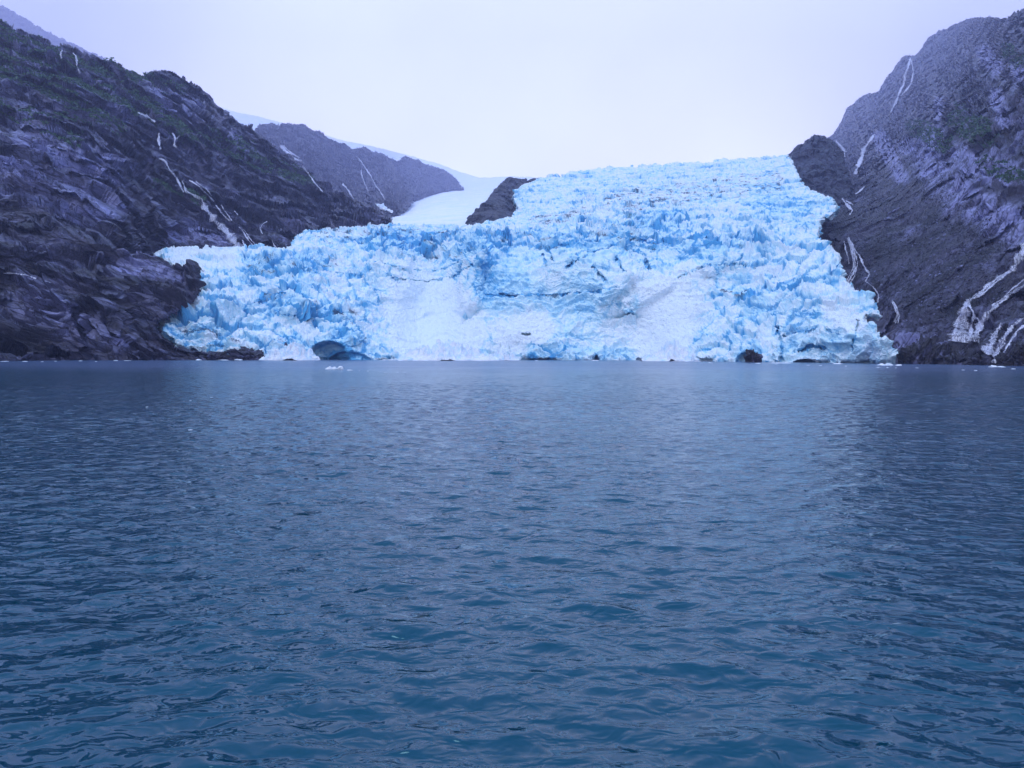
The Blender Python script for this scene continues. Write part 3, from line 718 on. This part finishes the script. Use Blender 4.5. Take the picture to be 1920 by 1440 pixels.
# ------------------------------------------------------------------ water
def build_water():
    az = np.concatenate([np.radians(np.linspace(-180, -50, 60)[:-1]), np.radians(np.linspace(-50, 50, 1250)), np.radians(np.linspace(50, 180, 60)[1:])])
    r = np.concatenate([np.exp(np.linspace(math.log(1.0), math.log(6.0), 60))[:-1], np.exp(np.linspace(math.log(6.0), math.log(900), 1150)), [1200, 2000, 4500]])
    A, R_ = np.meshgrid(az, r)
    x = R_ * np.sin(A); y = R_ * np.cos(A)
    dr = np.gradient(r)[:, None] * np.ones_like(A)
    front = np.abs(A) < math.radians(51)
    z = np.zeros_like(x); ox = np.zeros_like(x); oy = np.zeros_like(x)
    g = np.random.default_rng(21)
    # drifting patches of stronger and weaker wind
    pp = np.stack([x / 26, y / 60, np.zeros_like(x)], -1).reshape(-1, 3)
    gust = np.clip(0.85 + 0.5 * fbm(pp, 2, 950).reshape(x.shape), 0.35, 1.4)
    gust *= 1 - 0.25 * sstep(170, 330, R_)
    for k in range(110):
        lam = 0.17 * (5.0 / 0.17) ** g.random()
        th = g.normal() * 0.55 + math.radians(84)
        kx, ky = math.cos(th) * 2 * math.pi / lam, math.sin(th) * 2 * math.pi / lam
        amp = 0.0056 * lam * g.uniform(0.5, 1.3) * math.exp(-(math.log(lam / 0.95)) ** 2 / (2 * 0.8 ** 2))
        fade = sstep(1.7, 3.6, lam / dr)
        ph = kx * x + ky * y + g.uniform(0, 6.28)
        s = np.sin(ph); c = np.cos(ph)
        w = amp * fade * gust
        z += w * s
        ox += w * c * math.cos(th) * 0.9; oy += w * c * math.sin(th) * 0.9
    fr = np.where(front, 1.0, 0.0)
    edge = np.clip((math.radians(50) - np.abs(A)) / math.radians(3), 0, 1)
    P = np.stack([x + ox * edge, y + oy * edge, z * edge], -1)
    sh = x.shape
    idx = np.arange(sh[0] * sh[1]).reshape(sh)
    Q = np.stack([idx[:-1, :-1].ravel(), idx[:-1, 1:].ravel(), idx[1:, 1:].ravel(), idx[1:, :-1].ravel()], -1)[:, ::-1]
    m, t, b = material('sea_water')
    ob = N(t, 'ShaderNodeTexCoord').outputs['Object']
    silt = noise_node(t, 0.05, 3, 0.5, ob)
    c = mixc(t, silt, (0.001, 0.036, 0.060), (0.003, 0.054, 0.088))
    # milky meltwater plume spreading from the shore
    so = N(t, 'ShaderNodeSeparateXYZ'); t.links.new(ob, so.inputs[0])
    pl = math_n(t, 'ADD', so.outputs['Y'], math_n(t, 'MULTIPLY', math_n(t, 'SUBTRACT', noise_node(t, 0.012, 4, 0.6, ob, 0.5), 0.5), 150))
    c = mixc(t, maprange(t, pl, 190, 290, 0, 1), c, (0.045, 0.085, 0.165))
    t.links.new(c, b.inputs['Base Color'])
    ruf = math_n(t, 'ADD', pl, math_n(t, 'MULTIPLY', math_n(t, 'SUBTRACT', noise_node(t, 0.03, 3, 0.5, ob), 0.5), 160))
    t.links.new(maprange(t, ruf, 30, 330, 0.05, 0.24), b.inputs['Roughness'])
    b.inputs['IOR'].default_value = 1.40
    b.inputs['Specular IOR Level'].default_value = 0.95
    b.inputs['Specular Tint'].default_value = (0.40, 0.82, 1.0, 1)
    mp = N(t, 'ShaderNodeMapping'); mp.inputs['Scale'].default_value = (0.75, 1.3, 1)
    t.links.new(ob, mp.inputs['Vector'])
    h = math_n(t, 'ADD', noise_node(t, 2.2, 2, 0.5, mp.outputs[0], 0.5), math_n(t, 'MULTIPLY', noise_node(t, 0.7, 2, 0.5, mp.outputs[0], 0.4), 2.2))
    bump(t, b, h, 1.0, 0.10)
    o = mesh_obj('sea_water', P.reshape(-1, 3), Q, m, smooth=True)
    tag(o, kind='structure')
    return o
sea = build_water()

# ------------------------------------------------------------------ waterfalls and streams on the rock
def resample(st, step=2.0):
    a = np.array(st, float)
    if a.shape[1] == 2: a = np.hstack([a, np.full((len(a), 1), 3.0)])
    seg = np.hypot(np.diff(a[:, 0]), np.diff(a[:, 1])); c = np.concatenate([[0], np.cumsum(seg)])
    t = np.arange(0, c[-1] + 1e-6, step)
    return np.stack([np.interp(t, c, a[:, k]) for k in range(3)], -1)
def ribbon(L, strands, seed=0, lift=0.9, wob=1.3, mist=0):
    """white water running over the relief: domed strips with sunken rims"""
    r = np.random.default_rng(seed)
    VV, FF, CC = [], [], []
    for st in strands:
        a = resample(st)
        n = len(a)
        if n < 2: continue
        tx = np.gradient(a[:, 0]); ty = np.gradient(a[:, 1]); l = np.hypot(tx, ty) + 1e-9
        nx, ny = -ty / l, tx / l
        ph = r.uniform(0, 6.28, 3); k = np.arange(n)
        cx = a[:, 0] + wob * (np.sin(k * 0.35 + ph[0]) * 0.5 + r.normal(size=n) * 0.35)
        wd = 1.5 * a[:, 2] * (0.8 + 0.3 * np.sin(k * 0.5 + ph[1]) + r.normal(size=n) * 0.18)
        wd = np.maximum(wd, 0.7)
        offs = [(-0.5, -1.2), (-0.45, 0.4), (-0.25, 0.8), (0.0, 1.0), (0.25, 0.8), (0.45, 0.4), (0.5, -1.2)]
        wide = a[:, 2].max() > 9
        rows = []
        def depth_at(px, py):
            dc = front(L, px, py)
            dc = np.where(dc > 1e6, proj(at(L, px, py)[0])[2], dc)
            dc = np.median(np.stack([np.pad(dc, 3, mode='edge')[q:q + n] for q in range(7)]), axis=0)
            return np.minimum(dc, np.convolve(np.pad(dc, 3, mode='edge'), np.ones(7) / 7, mode='valid'))
        dmid = depth_at(cx, a[:, 1])
        for o, hgt in offs:
            px = cx + nx * o * wd; py = a[:, 1] + ny * o * wd
            dc = np.clip(depth_at(px, py), dmid * 0.985, dmid * 1.015)
            rows.append(unproj(px, py, dc - lift * (hgt + 0.3) * np.clip(dc / 700, 0.8, 2.5) * (0.8 + 0.3 * r.random(n))))
        G = np.stack(rows, 1)
        b0 = sum(len(v) for v in VV)
        VV.append(G.reshape(-1, 3)); CC.append(np.tile([0.0, 0.3, 0.5, 0.55, 0.5, 0.3, 0.0] if wide else [0.0, 0.4, 0.7, 0.8, 0.7, 0.4, 0.0], n) * (0.8 + 0.25 * np.repeat(np.sin(k * 0.21 + ph[2]), 7)))
        idx = np.arange(n * 7).reshape(n, 7) + b0
        FF.append(np.stack([idx[:-1, :-1], idx[1:, :-1], idx[1:, 1:], idx[:-1, 1:]], -1).reshape(-1, 4))
    ribbon.core = np.concatenate(CC)
    return np.concatenate(VV), np.concatenate(FF)
def braid(pts, n, spread, w, seed):
    """several thin strands that share one course"""
    r = np.random.default_rng(seed); o = []
    a = np.array(pts, float)
    for k in range(n):
        f = -1 + 2 * (k + 0.5) / n + r.uniform(-.12, .12)
        o.append([(x + f * spread * ww / 10 + r.normal() * (0.6 + 0.09 * ww), y + r.normal() * 2.0, w * r.uniform(0.6, 1.3)) for x, y, ww in a])
    return o
FALLS = [
 (left, 'tall white waterfall pouring down the left rock wall onto the ice edge', [[(299, 249, 3), (297, 265, 4), (302, 282, 4)], [(298, 297, 3), (309, 302, 3), (321, 322, 3), (332, 336, 3), (341, 352, 3)], [(343, 338, 3), (347, 358, 4), (364, 366, 4), (378, 375, 5), (384, 388, 8), (392, 400, 9), (404, 415, 9), (416, 426, 10), (428, 437, 11), (440, 454, 13), (449, 467, 16)], [(332, 333, 2), (338, 350, 2), (345, 362, 2)]], 1.0),
 (left, 'short forked cascade above the tall left waterfall', [[(323, 249, 2), (329, 260, 3), (326, 272, 3), (332, 278, 2)], [(336, 254, 2), (331, 262, 2)]], 0.9),
 (left, 'thin veil of water beside the tall left waterfall', [[(356, 338, 2), (372, 349, 2), (386, 362, 2), (401, 378, 2)], [(366, 340, 1.6), (384, 352, 1.6), (398, 368, 1.6)], [(405, 385, 2), (414, 398, 2), (432, 415, 2)], [(414, 384, 1.5), (424, 398, 1.5), (434, 414, 1.5)]], 0.8),
 (left, 'faint thread of water sliding down rock right of the tall waterfall', [[(440, 395, 1.5), (446, 404, 1.5)], [(448, 425, 1.7), (458, 438, 1.7), (468, 452, 1.8), (477, 465, 2)], [(456, 430, 1.4), (470, 448, 1.4), (482, 464, 1.4)], [(454, 450, 1.6), (461, 464, 1.8)]], 0.8),
 (left, 'small bent rivulet on dark rock above the glacier edge', [[(500, 415, 1.3), (492, 420, 1.6), (488, 428, 1.6), (493, 440, 1.6)]], 0.8),
 (left, 'short white spout dropping behind the ice at the rock corner', [[(511, 451, 2), (514, 459, 2.4), (520, 468, 3)]], 0.9),
 (left, 'pair of little cascades on the skyline of the left mountain', [[(117, 94, 2.5), (114, 102, 2.5), (115, 110, 2)], [(137, 99, 2), (142, 104, 2.2), (144, 112, 3), (143, 122, 3), (150, 138, 1.5)]], 0.9),
 (left, 'pale streak of water left of the green gully on the left mountain', [[(260, 211, 3), (275, 218, 4), (292, 229, 3)]], 0.7),
 (left, 'thin white trickle crossing the dark lower rocks at far left', [[(2, 512, 1.5), (26, 513, 1.8), (50, 516, 2), (68, 523, 2)], [(85, 527, 1.8), (96, 531, 1.6)]], 0.7),
 (ridge, 'broad pale cascade high on the hazy middle ridge', [[(526, 273, 4), (538, 286, 5), (550, 297, 5), (566, 302, 3)], [(531, 273, 2), (548, 288, 2), (562, 297, 2)]], 0.8),
 (left, 'long thin stream running down between left mountain and middle ridge', [[(568, 311, 2), (574, 321, 2), (585, 334, 2.2), (596, 350, 2), (606, 362, 2)]], 0.8),
 (ridge, 'white thread of water at the foot of the middle ridge', [[(642, 344, 2), (655, 360, 2.5), (666, 378, 2)]], 0.8),
 (ridge, 'faint long rill down the middle ridge slope', [[(668, 292, 1.2), (684, 312, 1.6), (696, 332, 1.6), (706, 350, 1.4), (724, 376, 1.4)], [(676, 318, 1.2), (682, 340, 1.4), (692, 362, 1.4)]], 0.7),
 (right, 'stream winding down beside the rounded rock knob', [[(1568, 264, 3), (1577, 274, 3), (1582, 283, 4), (1584, 294, 2.5), (1580, 302, 2.5)], [(1578, 284, 2), (1588, 284, 2)], [(1566, 310, 2.5), (1577, 320, 3), (1587, 334, 4), (1592, 349, 5), (1586, 361, 4)], [(1578, 372, 3), (1588, 383, 4), (1598, 394, 4), (1592, 404, 3)], [(1586, 376, 2), (1600, 384, 2)]], 0.9),
 (right, 'tall waterfall falling from the notch in the right skyline', [[(1708, 108, 3), (1702, 124, 3.5), (1697, 142, 3.5), (1693, 160, 3), (1684, 180, 3.5), (1676, 198, 3), (1670, 212, 2.5)], [(1709, 112, 2), (1712, 135, 2), (1710, 154, 2), (1698, 170, 2.5), (1688, 182, 2)]], 0.9),
 (right, 'slanting white waterfall behind the rounded rock knob', [[(1640, 252, 3), (1630, 264, 5), (1620, 280, 6), (1613, 300, 6), (1607, 316, 6), (1602, 328, 4)]], 0.9),
 (right, 'short white stripe of water at top of the scree', [[(1621, 350, 2), (1612, 358, 2.5), (1604, 364, 2)]], 0.7),
 (right, 'lacy double cascade beside the right edge of the glacier', braid([(1590, 447, 4), (1596, 462, 8), (1600, 480, 10), (1604, 500, 10), (1596, 518, 12), (1588, 532, 12)], 4, 4, 2.2, 1) + [[(1596, 460, 2.5), (1610, 478, 2.5), (1620, 498, 3), (1629, 514, 2.5), (1623, 528, 2)], [(1582, 452, 2), (1588, 475, 2), (1592, 495, 2)], [(1623, 528, 1.6), (1638, 538, 1.6), (1647, 552, 2), (1646, 568, 2.5)]], 0.9),
 (right, 'small tangled cascade low on the dark right slope', braid([(1674, 566, 5), (1680, 578, 8), (1684, 590, 8), (1678, 605, 8)], 4, 5, 1.8, 2), 0.8),
 (right, 'large braided waterfall at the right edge fanning out over rock', [[(1926, 455, 12), (1914, 478, 13), (1902, 500, 10), (1896, 508, 6)], [(1895, 508, 4), (1872, 520, 5), (1852, 535, 5), (1836, 552, 6), (1816, 564, 7), (1810, 578, 10)], [(1890, 512, 3), (1868, 528, 3.5), (1848, 546, 3.5), (1834, 558, 3)]] + [[(1812, 566, 7), (1808, 585, 14), (1804, 612, 27), (1800, 643, 34)], [(1818, 572, 3), (1826, 592, 5), (1822, 612, 5), (1816, 640, 6)], [(1806, 578, 3), (1797, 600, 5), (1790, 622, 6), (1787, 640, 5)]] + [[(1930, 530, 5), (1896, 550, 5), (1872, 570, 6), (1852, 588, 8), (1840, 606, 12), (1832, 622, 13), (1826, 641, 14)], [(1926, 520, 2), (1900, 540, 2.5), (1880, 560, 2.5), (1860, 574, 3)], [(1824, 588, 2), (1834, 600, 3), (1842, 616, 3)]], 0.9),
 (right, 'steep triple waterfall reaching the sea at the right edge', [[(1878, 606, 3), (1868, 622, 7), (1860, 642, 12), (1848, 664, 18)]] + [[(1926, 592, 3), (1898, 611, 5), (1884, 632, 8), (1872, 655, 11), (1863, 681, 12)]] + [[(1928, 606, 3), (1908, 619, 4), (1893, 644, 5), (1876, 673, 6)]], 0.9),
]
for k, (L, lab, st, lift) in enumerate(FALLS):
    if len(st) == 1:
        V_, F_ = ribbon(L, st, 40 + k, lift)
        o = mesh_obj('waterfall', V_, F_, M_fall, attrs={'core': ribbon.core}, smooth=True)
    else:
        o = bpy.data.objects.new('waterfall', None); COL.objects.link(o)
        V0, _ = ribbon(L, st[-1:], 40 + k, lift)
        base = V0[-3]
        o.location = tuple(base)
        for j, one in enumerate(st):
            V_, F_ = ribbon(L, [one], 40 + k * 20 + j, lift)
            mesh_obj('strand', V_ - base, F_, M_fall, o, attrs={'core': ribbon.core}, smooth=True)
    tag(o, lab, 'waterfall', 'waterfalls on the rock walls')

# ------------------------------------------------------------------ snow patches left in gullies
for L, lab, st in [(ridge, 'white snow wedge at the foot of the middle ridge', [[(704, 382, 4), (716, 388, 8), (728, 394, 7), (737, 398, 3)]]),
                   (back, 'small snow patch in the gap under the far ridge', [[(762, 366, 3), (768, 374, 7), (761, 382, 8), (754, 388, 4)]]),
                   (back, 'tiny snow notch on the skyline of the far ridge', [[(736, 297, 3), (745, 299, 6), (752, 296, 3)]])]:
    V_, F_ = ribbon(L, st, 90, 1.6, 0.5)
    tag(mesh_obj('snow_patch', V_, F_, M_snow, smooth=True), lab, 'snow patch', 'snow patches between the ridges')

# ------------------------------------------------------------------ loose shapes: ice and rock lumps
import bmesh
def ico(sub):
    bm = bmesh.new(); bmesh.ops.create_icosphere(bm, subdivisions=sub, radius=1.0)
    V = np.array([v.co[:] for v in bm.verts]); Fc = np.array([[v.index for v in f.verts] for f in bm.faces]); bm.free()
    return V, Fc
ICO = {k: ico(k) for k in (1, 2, 3, 4, 5)}
def lump(sub, size, seed, flat=None, rough=0.35):
    """an angular block: a sphere cut by random planes and roughened"""
    r = np.random.default_rng(seed)
    V, Fc = ICO[sub]; V = V.copy()
    for k in range(9):
        nrm = r.normal(size=3); nrm /= np.linalg.norm(nrm)
        h = r.uniform(0.55, 0.9)
        d = V @ nrm
        V = V - np.maximum(d - h, 0)[:, None] * nrm
    t, e_, c = facet(V * 1.7 + seed * 3.1, 12)
    V = V * (1 + rough * (0.5 * t + 0.25 * (c - .5)) + rough * 0.5 * perlin(V * 2.1 + seed, 5))[:, None]
    V = V * np.array(size)
    if flat is not None: V[:, 2] = np.maximum(V[:, 2], flat)
    return V, Fc
def join(parts):
    VV, FF, n = [], [], 0
    for v, f in parts:
        VV.append(v); FF.append(f + n); n += len(v)
    return np.concatenate(VV), np.concatenate(FF)

def floe(px, py, wpx, hpx, seed, label, group=None, humps=1, name='ice_floe', sub=3):
    d = float(water_depth(px, py)); k = d / F
    c = unproj(px, py, d); c[2] = 0.0
    r = np.random.default_rng(seed)
    if humps == 1: wpx, hpx = wpx * r.uniform(0.55, 1.0), hpx * r.uniform(0.35, 0.75)
    w_, h_ = wpx * k, hpx * k
    parts = []
    if humps == 1:
        parts.append(lump(sub, (w_ / 2, w_ / 2 * r.uniform(0.6, 1), h_), seed))
    else:
        for j in range(humps):
            f = (j + 0.5) / humps - 0.5
            ww = w_ / humps * r.uniform(0.9, 1.5)
            v, fc = lump(sub, (ww / 2, ww / 2 * r.uniform(0.6, 1), h_ * r.uniform(0.35, 1.05)), seed * 7 + j)
            parts.append((v + np.array([f * w_, r.uniform(-.2, .2) * w_, 0]), fc))
        parts.append(lump(sub, (w_ / 2, w_ / 3, h_ * 0.25), seed * 7 + 99))
    V, Fc = join(parts)
    V[:, 2] = np.where(V[:, 2] < 0, V[:, 2] * 0.5, V[:, 2])
    o = mesh_obj(name, V, Fc, M_floe, attrs={'blue': np.full(len(V), 0.05) + 0.25 * r.random(), 'dirt': np.zeros(len(V))})
    o.location = tuple(c)
    tag(o, label, 'ice floe' if name == 'ice_floe' else 'iceberg', group)
    return o
b = floe(628, 692, 34, 7.5, 5, 'lumpy white iceberg floating alone in front of the ice cave', humps=3, name='iceberg', sub=4)
floe(656, 694.5, 18, 1.8, 8, 'flat ice floe trailing just right of the lone iceberg')
for x, y, w_, sd in ((690, 696, 5, 1), (713, 697, 5, 11), (722, 698, 8, 2), (746, 698, 5, 3), (758, 698, 10, 4), (674, 695.5, 4, 12)):
    floe(x, y, w_, 1.3, 20 + sd, 'tiny ice bit in the row trailing right of the iceberg', 'ice bits trailing the iceberg', sub=2)
for x, y, w_, h_, sd in ((9, 678, 18, 2, 1), (46, 678, 12, 2, 2), (104, 677.5, 7, 1.6, 3), (151, 677, 14, 2.2, 4), (217, 676.5, 10, 2.4, 5), (239, 676.5, 16, 2, 6), (80, 678.5, 8, 1.3, 7), (180, 678, 6, 1.3, 8)):
    floe(x, y, w_, h_, 40 + sd, 'small white floe along the waterline of the left rocks', 'floes along the left rocks', sub=2)
for x, y, w_, h_, sd in ((372, 675.5, 17, 3.2, 1), (417, 675.5, 28, 2.4, 2), (448, 675.5, 24, 3, 3)):
    floe(x, y, w_, h_, 60 + sd, ('stubby white floe below the left end of the glacier', 'long low floe below the ice by the dark shore rock', 'white floe touching the dark shore rock under the ice')[sd - 1], sub=3)
for x, y, w_, h_, sd in ((276, 763, 10, 1.5, 1), (357, 751, 7, 1.3, 2), (397, 745, 10, 1.3, 3), (437, 749, 6, 1.2, 4), (357, 806, 16, 1.8, 5), (452, 745, 5, 1, 6)):
    floe(x, y, w_, h_, 70 + sd, 'tiny white ice scrap drifting on open water left of centre', 'ice scraps on the open water', sub=2)
for x, y, w_, h_, sd in ((1332, 680.5, 12, 2.6, 1), (1422, 682, 12, 2.2, 2), (1515, 685, 14, 1.8, 3), (1538, 685.5, 8, 1.4, 4), (1586, 687, 6, 2.6, 5), (1646, 689, 12, 1.8, 6), (1664, 689.5, 8, 1.6, 7), (1680, 690, 6, 1.4, 8), (1806, 694, 8, 1.5, 9), (1830, 695, 10, 1.5, 10), (1900, 692, 12, 1.5, 11), (1455, 683, 6, 1.2, 12), (1720, 690, 8, 1.2, 13)):
    floe(x, y, w_, h_, 80 + sd, 'small white floe scattered off the right end of the glacier', 'floes off the right end of the glacier', sub=2)
floe(1871, 688.5, 26, 5, 99, 'pointed white floe beside the rocks under the triple waterfall', humps=2)
floe(1460, 681, 44, 3.2, 101, 'long snowy ice slab against the glacier front right of the shore rock')
floe(1570, 682.5, 34, 3, 102, 'flat ice slab at the right foot of the glacier', sub=3)
floe(1660, 685, 26, 7, 103, 'rounded white ice block at the right corner of the glacier', humps=2)
floe(1686, 685.5, 14, 5, 104, 'small ice block farthest right beside the rocky shore')
r_ = np.random.default_rng(11)
for k in range(22):
    x = 700 + 620 * r_.random()
    floe(x, wl(x) + r_.uniform(0.4, 1.6), r_.uniform(5, 22), r_.uniform(1.0, 3.4), 200 + k, 'broken white ice lying along the foot of the glacier face', 'brash ice at the glacier foot', sub=2)

# ------------------------------------------------------------------ heaps of fallen ice at the waterline
def heap(px, wpx, hpx, seed, label, skew=0.0):
    d = WD(px) - 22; k = d / F
    n = 90
    u, v = np.meshgrid(np.linspace(-1, 1, n), np.linspace(-1, 1, n))
    w_, h_ = wpx * k / 2, hpx * k
    x, y = u * w_, v * w_ * 0.6
    p = np.stack([x, y, np.zeros_like(x) + seed * 31], -1).reshape(-1, 3)
    rr = np.hypot(u - skew * 0.3 * (1 - np.hypot(u, v)), v) * (1 + 0.18 * fbm(p / (w_ * 0.5), 2, seed).reshape(u.shape))
    base = np.clip(1 - rr, 0, 1) ** 0.8 * (0.75 + 0.5 * fbm(p / 9, 3, seed + 5).reshape(u.shape))
    t, e_, c = facet(p / 3.2, seed); t2, e2, c2 = facet(p / 1.5, seed + 1)
    z = h_ * base + (4.2 * t + 3.0 * (c - .4) + 2.0 * t2 + 1.2 * c2).reshape(u.shape) * np.clip(base * 3, 0, 1) * 0.8 - 0.9 * (rr > 0.98)
    V = np.stack([x, y, z], -1).reshape(-1, 3)
    idx = np.arange(n * n).reshape(n, n)
    Q = np.stack([idx[:-1, :-1], idx[:-1, 1:], idx[1:, 1:], idx[1:, :-1]], -1).reshape(-1, 4)
    o = mesh_obj('fallen_ice_heap', V, Q, M_floe, attrs={'blue': np.clip(0.12 + 0.5 * (c - 0.4) + 0.3 * (c2 - .5), 0, 1), 'dirt': np.clip(0.08 + 0.3 * (z.ravel() < 1.5), 0, 1)})
    cc = unproj(px, wl(px), d); o.location = (cc[0], cc[1], -0.2)
    tag(o, label, 'ice heap', 'heaps of fallen ice at the glacier foot')
heap(545, 118, 30, 3, 'snowy white ice heap left of the ice cave', 0.2)
heap(838, 210, 40, 4, 'wide rubble heap of blue white ice below the white chute', -0.1)
heap(940, 70, 18, 6, 'small grey blue ice rubble right of the wide heap')
heap(1262, 120, 34, 5, 'white snow cone on the waterline right of the glacier centre', 0.1)

# ------------------------------------------------------------------ shore rocks
def shore_rock(px, py, wpx, hpx, dd, seed, label, mat, tilt=0.0, sub=5, name='shore_rock', cat='rock', group=None):
    d = float(water_depth(px, py)) - dd if dd is not None else None
    k = d / F
    V, Fc = lump(sub, (wpx * k / 2, wpx * k / 2.6, hpx * k * 1.05), seed, rough=1.0)
    V = V * (1 + 0.22 * (ridged(V / 3.0 + seed, 3, 60)[:, None] - 0.4))
    m3 = np.array(Matrix.Rotation(tilt, 3, 'Y')); V = V @ m3.T
    c = unproj(px, py, d); c[2] = 0
    o = mesh_obj(name, V, Fc, mat, attrs={'green': np.zeros(len(V)), 'pale': 0.1 + 1.2 * perlin(V / 2.0, seed)})
    o.location = tuple(c)
    tag(o, label, cat, group)
shore_rock(466, 675, 74, 20, 6, 3, 'low black shore rock under the ice left of the cave', M_left)
shore_rock(400, 675, 60, 14, 6, 4, 'flat black rock ledge at the waterline under the left ice edge', M_left)
shore_rock(1410, 679, 32, 19, 4, 5, 'black boulder streaked with white in the glacier front', M_right)
for k, (x, w_, h_, t_) in enumerate(((1722, 62, 40, 0.5), (1762, 54, 34, 0.55), (1800, 44, 24, 0.3), (1700, 36, 22, 0.2), (1838, 46, 20, 0.1), (1884, 50, 26, -0.2), (1915, 60, 34, 0.1))):
    shore_rock(x, wl(x), w_, h_, 4, 30 + k, ('tilted pale slab on the right shore nearest the glacier', 'second tilted slab on the right shore', 'squat dark rock below the fanning waterfall', 'low dark rock touching the right glacier corner', 'low black rock between the two right waterfalls', 'black rock at the foot of the triple waterfall', 'large black rock at the right edge of the photo')[k], M_right, t_)
# pale boulders lying on the scree
def boulder(L, px, py, wpx, hpx, seed, label, tilt):
    P, Nn = at(L, px, py)
    k = float(proj(P)[2]) / F
    V, Fc = lump(4, (wpx * k / 2, wpx * k / 3, hpx * k / 2), seed)
    m3 = np.array(Matrix.Rotation(tilt, 3, 'Y')); V = V @ m3.T
    o = mesh_obj('boulder', V, Fc, M_right, attrs={'green': np.zeros(len(V)), 'pale': np.full(len(V), 1.1)})
    o.location = tuple(P)
    tag(o, label, 'boulder', 'pale boulders on the scree')
boulder(right, 1677, 397, 26, 9, 1, 'long pale boulder high on the right scree', -0.5)
boulder(right, 1664, 410, 16, 7, 2, 'smaller pale boulder just below the long one', -0.4)
boulder(right, 1745, 450, 9, 7, 3, 'round pale boulder in the middle of the scree', 0)
boulder(right, 1712, 462, 12, 8, 4, 'grey boulder left of the round pale one', 0.2)
boulder(right, 1800, 500, 14, 7, 6, 'flat pale boulder low on the scree', -0.3)

# ------------------------------------------------------------------ scree and shrubs (uncountable)
def scatter_lumps(name, pts, sizes, mat, seed, pale):
    r = np.random.default_rng(seed)
    base = np.array([(x, y, z) for x in (-1, 1) for y in (-1, 1) for z in (-1, 1)], float) * 0.6
    fq = np.array([(0, 1, 3, 2), (4, 6, 7, 5), (0, 4, 5, 1), (2, 3, 7, 6), (0, 2, 6, 4), (1, 5, 7, 3)])
    n = len(pts)
    q = r.normal(size=(n, 4)); q /= np.linalg.norm(q, axis=1)[:, None]
    a, b_, c, d = q.T
    R3 = np.stack([1 - 2 * (c * c + d * d), 2 * (b_ * c - a * d), 2 * (b_ * d + a * c), 2 * (b_ * c + a * d), 1 - 2 * (b_ * b_ + d * d), 2 * (c * d - a * b_), 2 * (b_ * d - a * c), 2 * (c * d + a * b_), 1 - 2 * (b_ * b_ + c * c)], -1).reshape(n, 3, 3)
    V = base[None] * (1 + r.uniform(-.45, .45, (n, 8, 3))) * np.array([1, 0.8, 0.6])
    V = np.einsum('nij,nkj->nki', R3, V) * sizes[:, None, None] + pts[:, None]
    Q = (fq[None] + (np.arange(n) * 8)[:, None, None]).reshape(-1, 4)
    return mesh_obj(name, V.reshape(-1, 3), Q, mat, attrs={'green': np.zeros(n * 8), 'pale': np.repeat(pale, 8)})
rr_ = np.random.default_rng(3)
sx = rr_.uniform(1560, 1990, 26000); sy = rr_.uniform(330, 660, 26000)
keep = rr_.random(26000) < blob(sx, sy, SCREE)
P_, N_ = at(right, sx[keep], sy[keep])
tag(scatter_lumps('scree', P_, 0.35 + 1.5 * rr_.random(len(P_)) ** 5, M_right, 5, 0.1 + 0.9 * rr_.random(len(P_)) ** 3), 'loose dark scree covering the right mountain slope', kind='stuff')

def shrubs(L, seed, label, size=1.4, n=9000):
    r = np.random.default_rng(seed)
    g = L.green
    pr = np.clip((g - 0.3) * 1.8, 0, 1) * (L.sd < -1)
    iy, ix = np.nonzero(pr > 0)
    if len(iy) == 0: return
    p = pr[iy, ix]; p = p / p.sum()
    pick = r.choice(len(iy), size=min(n, len(iy)), replace=False if len(iy) >= n else True, p=p)
    C = L.P[iy[pick], ix[pick]]; Dp = L.D[iy[pick], ix[pick]]
    m = 7
    c = np.repeat(C, m, 0)
    s_ = np.repeat(size * r.uniform(0.5, 1.5, len(C)) * np.clip(Dp / 900, 0.7, 1.6), m)
    c = c + r.normal(size=c.shape) * s_[:, None] * 0.7 * np.array([1, 1, 0.7]) + np.array([0, 0, 0.5]) * s_[:, None]
    u = r.normal(size=c.shape); u /= np.linalg.norm(u, axis=1)[:, None]
    w = r.normal(size=c.shape); w -= (w * u).sum(1)[:, None] * u; w /= np.linalg.norm(w, axis=1)[:, None]
    u *= s_[:, None] * 0.5; w *= s_[:, None] * 0.4
    V = np.stack([c - u - w, c + u - w, c + u + w, c - u + w], 1).reshape(-1, 3)
    Q = np.arange(len(c) * 4).reshape(-1, 4)
    tag(mesh_obj('shrubs', V, Q, M_leaf), label, kind='stuff')
shrubs(left, 1, 'low green shrubs growing on ledges of the left mountain')
shrubs(right, 2, 'dark green shrubs growing on the upper right mountain', n=3000)

# ------------------------------------------------------------------ haze
def build_haze():
    x0, x1, y0, y1, z0, z1 = -9500, 9500, -1500, 9500, -150, 4300
    V = [(x, y, z) for z in (z0, z1) for y in (y0, y1) for x in (x0, x1)]
    Fc = [(0, 2, 3, 1), (4, 5, 7, 6), (0, 1, 5, 4), (2, 6, 7, 3), (0, 4, 6, 2), (1, 3, 7, 5)]
    m = bpy.data.materials.new('haze_air'); m.use_nodes = True
    t = m.node_tree; t.nodes.clear()
    o = N(t, 'ShaderNodeOutputMaterial'); v = N(t, 'ShaderNodeVolumePrincipled')
    v.inputs['Color'].default_value = (0.60, 0.63, 0.97, 1)
    v.inputs['Density'].default_value = 0.000105
    v.inputs['Anisotropy'].default_value = 0.2
    t.links.new(v.outputs[0], o.inputs['Volume'])
    ob = mesh_obj('haze', V, Fc, m)
    tag(ob, kind='stuff')
build_haze()
